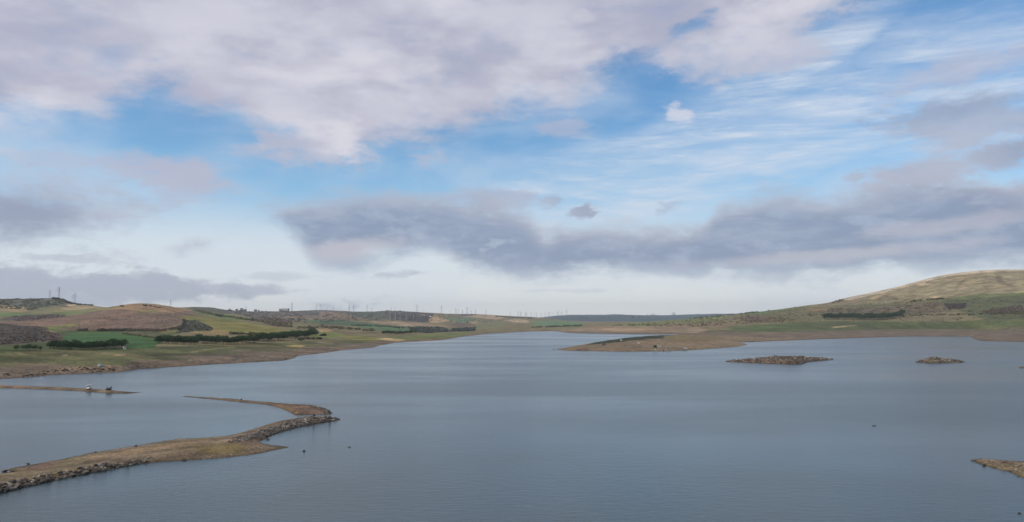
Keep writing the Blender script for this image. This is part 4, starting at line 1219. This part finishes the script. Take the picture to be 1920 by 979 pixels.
# ------------------------------------------------------------------ people
def skin_mesh(name, verts, edges, radii, mat, parent, root=0, sub=2):
    me = bpy.data.meshes.new(name); me.from_pydata(verts, edges, [])
    o = bpy.data.objects.new(name, me); C.objects.link(o)
    o.modifiers.new('s', 'SKIN'); sv = me.skin_vertices[0].data
    for i, r_ in enumerate(radii): sv[i].radius = (r_, r_) if not isinstance(r_, tuple) else r_
    sv[root].use_root = True
    m = o.modifiers.new('u', 'SUBSURF'); m.levels = sub; m.render_levels = sub
    dg = bpy.context.evaluated_depsgraph_get(); dg.update()
    nm = bpy.data.meshes.new_from_object(o.evaluated_get(dg)); nm.name = name
    bpy.data.objects.remove(o); bpy.data.meshes.remove(me)
    nm.materials.clear(); nm.polygons.foreach_set('use_smooth', [True] * len(nm.polygons))
    return link_mesh(name, nm, mat, parent)

def person(J, cloth, trousers, label):
    """J: joint positions; one skinned body, then jacket, trousers, hair and boots over it"""
    r = empty('person', (0, 0, 0))
    names = ['pelvis', 'waist', 'chest', 'neck', 'head', 'top', 'shL', 'elL', 'wrL', 'haL', 'shR', 'elR', 'wrR', 'haR', 'hiL', 'knL', 'anL', 'toL', 'hiR', 'knR', 'anR', 'toR']
    V = [J[n] for n in names]; ix = {n: i for i, n in enumerate(names)}
    E = [(ix[a], ix[b]) for a, b in (('pelvis', 'waist'), ('waist', 'chest'), ('chest', 'neck'), ('neck', 'head'), ('head', 'top'), ('chest', 'shL'), ('shL', 'elL'), ('elL', 'wrL'), ('wrL', 'haL'), ('chest', 'shR'), ('shR', 'elR'), ('elR', 'wrR'), ('wrR', 'haR'),
         ('pelvis', 'hiL'), ('hiL', 'knL'), ('knL', 'anL'), ('anL', 'toL'), ('pelvis', 'hiR'), ('hiR', 'knR'), ('knR', 'anR'), ('anR', 'toR'))]
    R = dict(pelvis=.10, waist=.11, chest=.14, neck=.055, head=.095, top=.075, shL=.065, elL=.045, wrL=.03, haL=.035, shR=.065, elR=.045, wrR=.03, haR=.035, hiL=.08, knL=.06, anL=.042, toL=.038, hiR=.08, knR=.06, anR=.042, toR=.038)
    bd = skin_mesh('body', V, E, [R[n] for n in names], M['skin'], r)
    bd.data.materials.append(cloth); wv, pv = Vector(J['waist']), Vector(J['pelvis'])
    for f_ in bd.data.polygons:      # shirt tucked in under the jacket
        if min((f_.center - wv).length, (f_.center - pv).length) < .24: f_.material_index = 1
    def sub(keys, grow, mat, nm, root):
        kk = {n: i for i, n in enumerate(keys)}
        ee = [(kk[names[a]], kk[names[b]]) for a, b in E if names[a] in kk and names[b] in kk]
        P_ = [Vector(J[n]) for n in keys]; rr_ = [R[n] + grow for n in keys]
        if nm == 'jacket':      # the hem hangs a little over the hips
            i = kk['pelvis']; P_[i] = Vector(J['pelvis']).lerp(Vector(J['waist']), .12); rr_[i] = .15; rr_[kk['waist']] = .14
        if nm == 'trousers': rr_[kk['pelvis']] = .095
        skin_mesh(nm, [tuple(p_) for p_ in P_], ee, rr_, mat, r, kk[root])
    sub(['pelvis', 'waist', 'chest', 'shL', 'elL', 'wrL', 'shR', 'elR', 'wrR'], .035, cloth, 'jacket', 'chest')
    sub(['pelvis', 'hiL', 'knL', 'anL', 'hiR', 'knR', 'anR'], .025, trousers, 'trousers', 'pelvis')
    hd = Vector(J['head']); tp = Vector(J['top']); f = Vector(J['face']).normalized()
    bm = bmesh.new(); bmesh.ops.create_icosphere(bm, subdivisions=2, radius=.112, matrix=Matrix.Translation(hd.lerp(tp, .62) - f * .018) @ Matrix.Diagonal((1, 1, 1.02, 1))); bm_obj('hair', bm, M['hair'], r, True)
    # face: nose, eyes, mouth, ears joined into one small part
    side = f.cross(Vector((0, 0, 1))).normalized()
    bm = bmesh.new(); c = hd.lerp(tp, .15)
    bmesh.ops.create_icosphere(bm, subdivisions=1, radius=.018, matrix=Matrix.Translation(c + f * .105 - Vector((0, 0, .015))))
    for s in (-1, 1): bmesh.ops.create_icosphere(bm, subdivisions=1, radius=.022, matrix=Matrix.Translation(c + side * s * .098))
    bm_obj('face', bm, M['skin'], r, True)
    for a, t in (('anL', 'toL'), ('anR', 'toR')):
        A = Vector(J[a]); T = Vector(J[t]); bm = bmesh.new()
        bar(bm, A + Vector((0, 0, -.02)) - (T - A).normalized() * .04, T + (T - A).normalized() * .03, .06, 8, .045)
        bm_obj('boot', bm, M['tyre'], r, True)
    for s, w_, h_ in ((-1, 'wrL', 'haL'), (1, 'wrR', 'haR')):
        W_ = Vector(J[w_]); H_ = Vector(J[h_]); d = (H_ - W_).normalized(); q = d.cross(Vector((.2, 1, .1))).normalized(); vv = []; ee = []; rr = []
        for k2 in range(4):
            b0 = H_ + q * (k2 - 1.5) * .02; ln = (.07, .08, .075, .06)[k2]
            vv += [tuple(b0), tuple(b0 + d * ln * .55), tuple(b0 + d * ln + Vector((0, 0, -.015)))]; n0 = k2 * 3; ee += [(n0, n0 + 1), (n0 + 1, n0 + 2)]; rr += [.010, .009, .008]
        vv += [tuple(W_.lerp(H_, .5)), tuple(W_.lerp(H_, .8) + q * .05), tuple(H_ + q * .06 + d * .02)]; ee += [(12, 13), (13, 14)]; rr += [.012, .010, .008]
        for k2 in range(4): ee.append((k2 * 3, 12)); 
        skin_mesh('hand', vv, ee, rr, M['skin'], r, 12, 1)
    tag(r, label, 'person'); return r
def standing_joints(lean=0.0, bend=0.0):
    J = dict(pelvis=(0, 0, .95), waist=(0, .01 + lean, 1.12), chest=(0, .02 + lean * 2, 1.34), neck=(0, .03 + lean * 2.6, 1.50), head=(0, .05 + lean * 3, 1.60), top=(0, .05 + lean * 3, 1.70),
      shL=(-.19, .02 + lean * 2, 1.41), elL=(-.25, .02 + lean * 2, 1.13), wrL=(-.20, .22 + lean * 2, 1.02), haL=(-.17, .30 + lean * 2, 1.02),
      shR=(.19, .02 + lean * 2, 1.41), elR=(.25, .0 + lean * 2, 1.13), wrR=(.19, .2 + lean * 2, 1.05), haR=(.15, .28 + lean * 2, 1.07),
      hiL=(-.10, 0, .88), knL=(-.12, .03, .49), anL=(-.13, -.02, .09), toL=(-.15, .15, .04), hiR=(.10, 0, .88), knR=(.12, .03, .49), anR=(.13, -.02, .09), toR=(.15, .15, .04))
    J['face'] = (0, 1, 0); return J
def sitting_joints():
    J = dict(pelvis=(0, 0, .42), waist=(0, .04, .58), chest=(0, .12, .79), neck=(0, .19, .94), head=(0, .23, 1.04), top=(0, .24, 1.14),
      shL=(-.19, .13, .86), elL=(-.24, .26, .64), wrL=(-.14, .44, .60), haL=(-.10, .51, .60), shR=(.19, .13, .86), elR=(.24, .26, .64), wrR=(.14, .44, .62), haR=(.10, .51, .63),
      hiL=(-.10, .04, .42), knL=(-.16, .44, .52), anL=(-.14, .52, .09), toL=(-.15, .68, .04), hiR=(.10, .04, .42), knR=(.16, .44, .52), anR=(.14, .52, .09), toR=(.15, .68, .04))
    J['face'] = (0, 1, 0); return J
def crate_seat(px, py, label):
    k = crate(M['bagblack'], .42, .36, .36); k.name = 'tackle_box'; return place(k, px, py, 0, label, 'box')
x, y, z = ANGLER
p = person(standing_joints(.01), M['dark_cloth'], M['dark_cloth'], 'person standing in dark clothes at the tip of the stone causeway')
p.location = (x, y, z); p.rotation_euler = (0, 0, math.radians(-80))
bo = boulder(x, y, z - .30, 1.5, 'flat-topped boulder under the standing person on the causeway'); bo.rotation_euler = (0, 0, 1); bo.scale = (1.5, 1.4, 1.15)
x, y, z = SITTER
p = person(sitting_joints(), M['dark_cloth'], M['dark_cloth'], 'person in dark clothes sitting hunched on the stone causeway')
p.location = (x, y, z); p.rotation_euler = (0, 0, math.radians(-70))
bo = boulder(x - .05, y, z - .02, 1.3, 'boulder under the sitting person on the causeway'); bo.rotation_euler = (0, 0, 2); bo.scale = (.8, .8, 1.0)
x, y, z = stand(208.4, 731.6, True)
p = person(standing_joints(.03), M['navy_cloth'], M['dark_cloth'], 'person standing in dark blue clothes near the end of the far spit')
p.location = (x, y, z - .01); p.rotation_euler = (0, 0, math.radians(60)); p.scale = (.88,) * 3
x, y, z = stand(205.9, 731.8, True)
p = person(sitting_joints(), M['navy_cloth'], M['dark_cloth'], 'person sitting close beside the standing one on the far spit')
p.location = (x, y, z - .02); p.rotation_euler = (0, 0, math.radians(80))
x, y, z = stand(199.8, 731.5, True)
p = person(sitting_joints(), M['dark_cloth'], M['navy_cloth'], 'person sitting apart nearest the white hatchback on the far spit')
p.location = (x, y, z - .02); p.rotation_euler = (0, 0, math.radians(-100))
k = crate_seat(206.2, 731.7, 'black box under the sitting person beside the standing one'); k = crate_seat(199.5, 731.4, 'black box under the person sitting nearest the hatchback')
def holdall():
    r = empty('holdall', (0, 0, 0)); bm = bmesh.new(); bmesh.ops.create_uvsphere(bm, u_segments=16, v_segments=10, radius=1)
    for v in bm.verts: v.co = Vector((v.co.x * .85, v.co.y * .4, max(v.co.z * .38 + .3, 0)))
    bm_obj('body', bm, M['bagblack'], r, True)
    bm = bmesh.new(); pr = None
    for i in range(9):
        a = math.pi * i / 8; q = (math.cos(a) * .35, 0, .62 + math.sin(a) * .22)
        if pr: bar(bm, pr, q, .025, 6)
        pr = q
    bm_obj('handle', bm, M['bagblack'], r); return r
place(holdall(), 203.8, 731.6, 0, 'black bulky bag between the people on the far spit', 'bag')

# ------------------------------------------------------------------ air
def haze():
    bm = bmesh.new(); x0, x1, y0, y1, z0, z1 = -14000, 14000, -1000, 13500, -6.2, 260
    box(bm, ((x0 + x1) / 2, (y0 + y1) / 2, (z0 + z1) / 2), (x1 - x0, y1 - y0, z1 - z0))
    m = bpy.data.materials.new('thin_haze'); m.use_nodes = True; nt = m.node_tree; nt.nodes.clear()
    out = N(nt, 'ShaderNodeOutputMaterial'); v = N(nt, 'ShaderNodeVolumePrincipled')
    v.inputs['Color'].default_value = (0.86, 0.94, 1.0, 1); v.inputs['Density'].default_value = HAZE; v.inputs['Anisotropy'].default_value = 0.2
    v.inputs['Density Attribute'].default_value = ''
    m.cycles.homogeneous_volume = True
    nt.links.new(v.outputs[0], out.inputs['Volume'])
    o = bm_obj('haze', bm, m); tag(o, 'thin bluish haze over the lake and hills', None, None, 'stuff')
    o.display_type = 'WIRE'
HAZE = 6.0e-5
haze()

# ------------------------------------------------------------------ sky
SUN_EL, SUN_AZ = math.radians(34), math.radians(-112)   # azimuth from +Y, negative to the left: behind the left shoulder
def sky():
    w = bpy.data.worlds.new('World'); S.world = w; w.use_nodes = True
    nt = w.node_tree; nt.nodes.clear()
    out = N(nt, 'ShaderNodeOutputWorld'); bg = N(nt, 'ShaderNodeBackground'); bg.inputs['Strength'].default_value = 0.1
    nt.links.new(bg.outputs[0], out.inputs[0])
    sk = N(nt, 'ShaderNodeTexSky', sky_type='NISHITA'); sk.sun_disc = False
    sk.sun_elevation = SUN_EL; sk.sun_rotation = SUN_AZ; sk.air_density = 1.0; sk.dust_density = 0.6; sk.ozone_density = 1.6
    w.cycles.sampling_method = 'MANUAL'; w.cycles.sample_map_resolution = 256
    tc = N(nt, 'ShaderNodeTexCoord'); g = tc.outputs['Generated']
    sp = N(nt, 'ShaderNodeSeparateXYZ'); nt.links.new(g, sp.inputs[0]); x, y, z = sp.outputs
    az = mth(nt, 'ARCTAN2', x, y); el = mth(nt, 'ARCSINE', z)
    # cloud plane coordinates
    zz = mth(nt, 'ADD', mth(nt, 'MAXIMUM', z, 0.0), 0.14)
    cp = N(nt, 'ShaderNodeCombineXYZ'); nt.links.new(mth(nt, 'DIVIDE', x, zz), cp.inputs[0]); nt.links.new(mth(nt, 'DIVIDE', y, zz), cp.inputs[1])
    ae = N(nt, 'ShaderNodeCombineXYZ'); nt.links.new(az, ae.inputs[0]); nt.links.new(el, ae.inputs[1])
    big = noise(nt, cp.outputs[0], 1.6, 4, 0.5, 0.3)
    mid = noise(nt, cp.outputs[0], 4.0, 6, 0.55, 0.25)
    AE = ae.outputs[0]
    mp = N(nt, 'ShaderNodeMapping'); mp.inputs['Scale'].default_value = (1, 2.3, 1); nt.links.new(AE, mp.inputs[0])
    puff = noise(nt, mp.outputs[0], 11, 8, 0.66, 0.12)
    soft = noise(nt, mp.outputs[0], 4.5, 5, 0.55, 0.2)
    nz = mth(nt, 'SUBTRACT', mth(nt, 'ADD', mth(nt, 'MULTIPLY', puff, 0.85), mth(nt, 'MULTIPLY', soft, 0.5)), 0.675)
    def ang(px, py):
        dx, dy, dz = ray(px, py); return float(np.arctan2(dx, dy)), float(np.arctan2(dz, np.hypot(dx, dy)))
    def curve(s, outside):
        """elevation of a cloud edge as a function of azimuth"""
        P = [ang(a, b) for a, b in zip(*kn(s))]
        n = N(nt, 'ShaderNodeFloatCurve'); cu = n.mapping.curves[0]
        P = [((a + 1.0) / 2.0, e / 0.8) for a, e in P]
        P = [(0.0, P[0][1])] + P + [(1.0, P[-1][1])]
        while len(cu.points) < len(P): cu.points.new(0.5, 0.5)
        for q, (a, e) in zip(cu.points, P): q.location = (a, min(max(e, 0), 1)); q.handle_type = 'AUTO_CLAMPED'
        n.mapping.use_clip = True; n.mapping.update()
        nt.links.new(mth(nt, 'MULTIPLY', mth(nt, 'ADD', az, 1.0), 0.5), n.inputs['Value'])
        return mth(nt, 'MULTIPLY', n.outputs[0], 0.8)
    fine = noise(nt, mp.outputs[0], 42, 6, 0.6, 0.2); nzf = mth(nt, 'SUBTRACT', mth(nt, 'ADD', mth(nt, 'MULTIPLY', fine, 0.8), mth(nt, 'MULTIPLY', puff, 0.6)), 0.70)
    def blob(px, py, rx, ry, rot=0.0, k=1.0, amt=1.3, lo=0.0, hi=0.75):
        a, e = ang(px, py)
        m = N(nt, 'ShaderNodeMapping', vector_type='TEXTURE'); m.inputs['Location'].default_value = (a, e, 0); m.inputs['Rotation'].default_value = (0, 0, math.radians(rot)); m.inputs['Scale'].default_value = (rx / F, ry / F, 1)
        nt.links.new(AE, m.inputs[0]); l = N(nt, 'ShaderNodeVectorMath', operation='LENGTH'); nt.links.new(m.outputs[0], l.inputs[0])
        r = mth(nt, 'SUBTRACT', 1.0, l.outputs['Value'])
        r = mth(nt, 'MULTIPLY_ADD', nzf if rx < 70 else nz, amt * 2.0, r)
        return mth(nt, 'MULTIPLY', mrange(nt, r, lo, hi), k)
    def mx(a, b): return mth(nt, 'MAXIMUM', a, b)
    def X10(c): return tuple(float(v) * 10 for v in lin(c))
    # clear sky: nishita, then a milky veil towards the horizon
    base = mixcol(nt, sk.outputs[0], SKYMUL, 1.0, 'MULTIPLY')
    veil = mrange(nt, el, 0.25, 0.04, 0.0, 0.96, 'SMOOTHSTEP')
    hz = mixcol(nt, X10((164, 206, 238)), X10((226, 234, 240)), mrange(nt, el, .17, .08))
    hz = mixcol(nt, hz, X10((246, 247, 242)), mrange(nt, el, .07, 0.0))
    c = mixcol(nt, base, hz, veil)
    # thin cirrus, combed up to the right
    def comb(rot, sx, sy, sc, lo, hi):
        m = N(nt, 'ShaderNodeMapping'); m.inputs['Rotation'].default_value = (0, 0, math.radians(rot)); m.inputs['Scale'].default_value = (sx, sy, 1); nt.links.new(AE, m.inputs[0])
        return mrange(nt, noise(nt, m.outputs[0], sc, 7, 0.62, 0.5), lo, hi)
    ci = comb(-12, 0.75, 6.0, 4.5, 0.40, 0.70)
    ci2 = comb(-17, 2.2, 14.0, 7.0, 0.42, 0.75)
    reg = mx(blob(1400, 265, 640, 110, 11, 1, .35, 0, .45), mx(blob(1500, 110, 260, 60, 22, 1, .4, 0, .6), blob(1800, 170, 330, 190, 0, .9, .3, 0, .7)))
    reg = mx(reg, blob(1150, 365, 520, 80, 4, .9, .3, 0, .6))
    cir = mth(nt, 'MULTIPLY', mth(nt, 'ADD', mth(nt, 'MULTIPLY', ci, .75), mth(nt, 'MULTIPLY', ci2, .45), clamp=True), mth(nt, 'MULTIPLY', reg, 0.72))
    cir = mth(nt, 'ADD', cir, mth(nt, 'MULTIPLY', reg, 0.24), clamp=True)
    faint = mth(nt, 'MULTIPLY', mrange(nt, soft, .36, .66), 0.40)
    cir = mx(cir, faint)
    c = mixcol(nt, c, X10((212, 222, 236)), cir)
    # low grey-violet clouds on the left
    lowl = blob(150, 530, 330, 30, -3, .95, 2.6)
    for a in ((410, 542, 190, 15, -2, .8), (40, 552, 260, 22, 0, .85), (780, 512, 75, 11, 4, .6), (110, 484, 110, 8, -3, .5), (540, 520, 80, 9, 0, .4), (1080, 545, 160, 6, 0, .25)): lowl = mx(lowl, blob(*a, 2.4))
    c = mixcol(nt, c, X10((176, 183, 200)), lowl)
    # pinkish middle clouds
    m2 = blob(345, 325, 175, 40, -6, .85, 1.7)
    for a in ((600, 275, 170, 55, 4, .75), (140, 300, 90, 14, 0, .35), (800, 300, 40, 18, 0, .45), (1060, 238, 80, 22, 0, .5), (330, 365, 60, 14, 0, .4)): m2 = mx(m2, blob(*a, 2.0))
    c = mixcol(nt, c, X10((186, 187, 206)), m2)
    # slate clouds: left patch and right-hand group
    m3 = blob(40, 400, 225, 74, 4, .95, 1.0)
    for a in ((1093, 398, 34, 20, 18, .9), (1022, 377, 40, 18, 0, .7), (1602, 331, 26, 15, 0, .7), (1745, 325, 110, 34, 0, .9), (1900, 285, 110, 36, 12, .9), (1850, 215, 190, 70, 0, .75), (1255, 385, 34, 20, 20, .35), (940, 372, 90, 26, 0, .7), (2000, 390, 200, 70, 0, .9)): m3 = mx(m3, blob(*a, 1.7))
    c = mixcol(nt, c, mixcol(nt, X10((150, 160, 184)), X10((182, 187, 205)), mrange(nt, soft, .35, .65)), m3)
    m4 = mx(blob(1860, 118, 210, 34, 8, .55, 1.8), blob(1400, 75, 280, 66, 10, .7, 1.7))
    c = mixcol(nt, c, X10((188, 190, 208)), m4)
    # the long slate band
    top = curve('-900:470 300:470 420:440 470:395 520:370 600:360 700:354 830:360 900:370 960:390 1000:412 1022:430 1060:418 1150:424 1250:418 1325:398 1350:368 1450:356 1550:360 1640:352 1690:335 1750:328 1830:335 1920:345 2100:350 2500:420', 0)
    bot = curve('-900:470 300:470 420:440 470:408 520:425 560:452 600:492 640:497 700:492 760:484 800:476 835:488 870:508 1000:524 1100:522 1200:516 1350:518 1500:520 1700:516 1920:508 2100:500 2500:430', 0)
    dt = mth(nt, 'ADD', mth(nt, 'SUBTRACT', top, el), mth(nt, 'MULTIPLY', nz, 0.075))
    db = mth(nt, 'ADD', mth(nt, 'SUBTRACT', el, bot), mth(nt, 'MULTIPLY', nz, 0.085))
    band = mth(nt, 'MULTIPLY', mrange(nt, dt, -0.010, 0.022), mrange(nt, db, -0.012, 0.024))
    # paler, softer pieces inside the band, combed with it
    pale = comb(-5, 1.2, 7.0, 3.4, 0.46, 0.68)
    edge = mrange(nt, dt, 0.0, 0.035, 0.75, 0.0)
    lit = mx(mx(blob(670, 465, 120, 26, 6, .95, .9), blob(820, 480, 60, 14, 0, .6, .9)), mx(blob(1560, 478, 300, 18, 3, .75, .9), blob(1780, 420, 240, 20, 6, .6, .9)))
    bc = mixcol(nt, X10((136, 152, 180)), X10((172, 184, 205)), mth(nt, 'MULTIPLY', mx(pale, mrange(nt, puff, .45, .66)), .8))
    bc = mixcol(nt, bc, X10((190, 190, 202)), mx(lit, edge))
    c = mixcol(nt, c, bc, mth(nt, 'MULTIPLY', band, 0.93))
    # small bright holes along the lower left of the band
    hole = mx(blob(925, 458, 34, 11, 10, .28, 2.4), blob(1030, 421, 40, 9, 10, .3, 2.2))
    c = mixcol(nt, c, X10((208, 220, 230)), hole)
    # upper cloud deck
    ed = curve('-1500:250 -600:240 0:238 60:225 130:215 200:200 260:182 300:176 345:192 380:212 430:196 455:222 490:250 560:262 610:292 650:300 700:282 800:262 870:248 905:228 950:205 1000:190 1050:202 1090:176 1140:150 1200:132 1280:112 1380:98 1480:72 1540:30 1600:-10 1700:-60 1900:-120 2600:-260', 0)
    dd = mth(nt, 'ADD', mth(nt, 'SUBTRACT', el, ed), mth(nt, 'MULTIPLY', nz, 0.15))
    deck = mrange(nt, dd, -0.024, 0.036)
    dt2 = mth(nt, 'ADD', mth(nt, 'MULTIPLY', soft, .55), mth(nt, 'MULTIPLY', mid, .45))
    dc = mixcol(nt, X10((176, 178, 198)), X10((214, 214, 225)), mrange(nt, dt2, .40, .60))
    dc = mixcol(nt, dc, X10((188, 188, 206)), mth(nt, 'MULTIPLY', mrange(nt, big, .4, .7), .6))
    gap = mx(blob(215, 105, 60, 30, 30, .28, .9), mx(blob(1300, 50, 60, 22, 20, .8, 1.0), blob(1240, 90, 40, 12, 30, .5, 1)))
    deck = mth(nt, 'MULTIPLY', deck, mth(nt, 'SUBTRACT', 1.0, gap))
    thin = mrange(nt, mth(nt, 'ADD', mth(nt, 'MULTIPLY', soft, .5), mth(nt, 'MULTIPLY', puff, .5)), .33, .50, .72, .97)
    deck = mth(nt, 'MULTIPLY', deck, thin)
    c = mixcol(nt, c, dc, deck)
    # lit white edges
    wh = mx(blob(645, 262, 46, 52, 30, .6, 1.0), mx(blob(1272, 214, 34, 22, -22, .65, 1.3), mx(blob(120, 190, 110, 24, 0, .3, 1), blob(640, 125, 260, 40, 0, .35, 1))))
    wh = mx(wh, blob(1095, 30, 30, 16, 0, .35, .8))
    c = mixcol(nt, c, X10((226, 224, 232)), wh)
    nt.links.new(c, bg.inputs[0])
SKYMUL = (0.72, 1.12, 1.38)
sky()

sun = bpy.data.lights.new('sun', 'SUN'); sun.energy = 2.5; sun.angle = math.radians(2); sun.color = (1, .93, .82)
so = bpy.data.objects.new('sun', sun); C.objects.link(so)
d = Vector((math.sin(SUN_AZ) * math.cos(SUN_EL), math.cos(SUN_AZ) * math.cos(SUN_EL), math.sin(SUN_EL)))
so.rotation_euler = (-d).to_track_quat('-Z', 'Y').to_euler()

cam = bpy.data.cameras.new('camera'); co = bpy.data.objects.new('camera', cam); C.objects.link(co)
co.location = (0, 0, CAM_H); co.rotation_euler = (math.pi / 2 + PITCH, 0, 0)
cam.sensor_width = 36; cam.lens = 36 * F / 1920; cam.clip_start = .5; cam.clip_end = 40000
S.camera = co

S.view_settings.view_transform = 'Standard'; S.view_settings.look = 'None'; S.view_settings.exposure = 0; S.view_settings.gamma = 1
S.cycles.use_denoising = True
S.cycles.max_bounces = 6; S.cycles.volume_bounces = 0
S.cycles.sample_clamp_indirect = 4
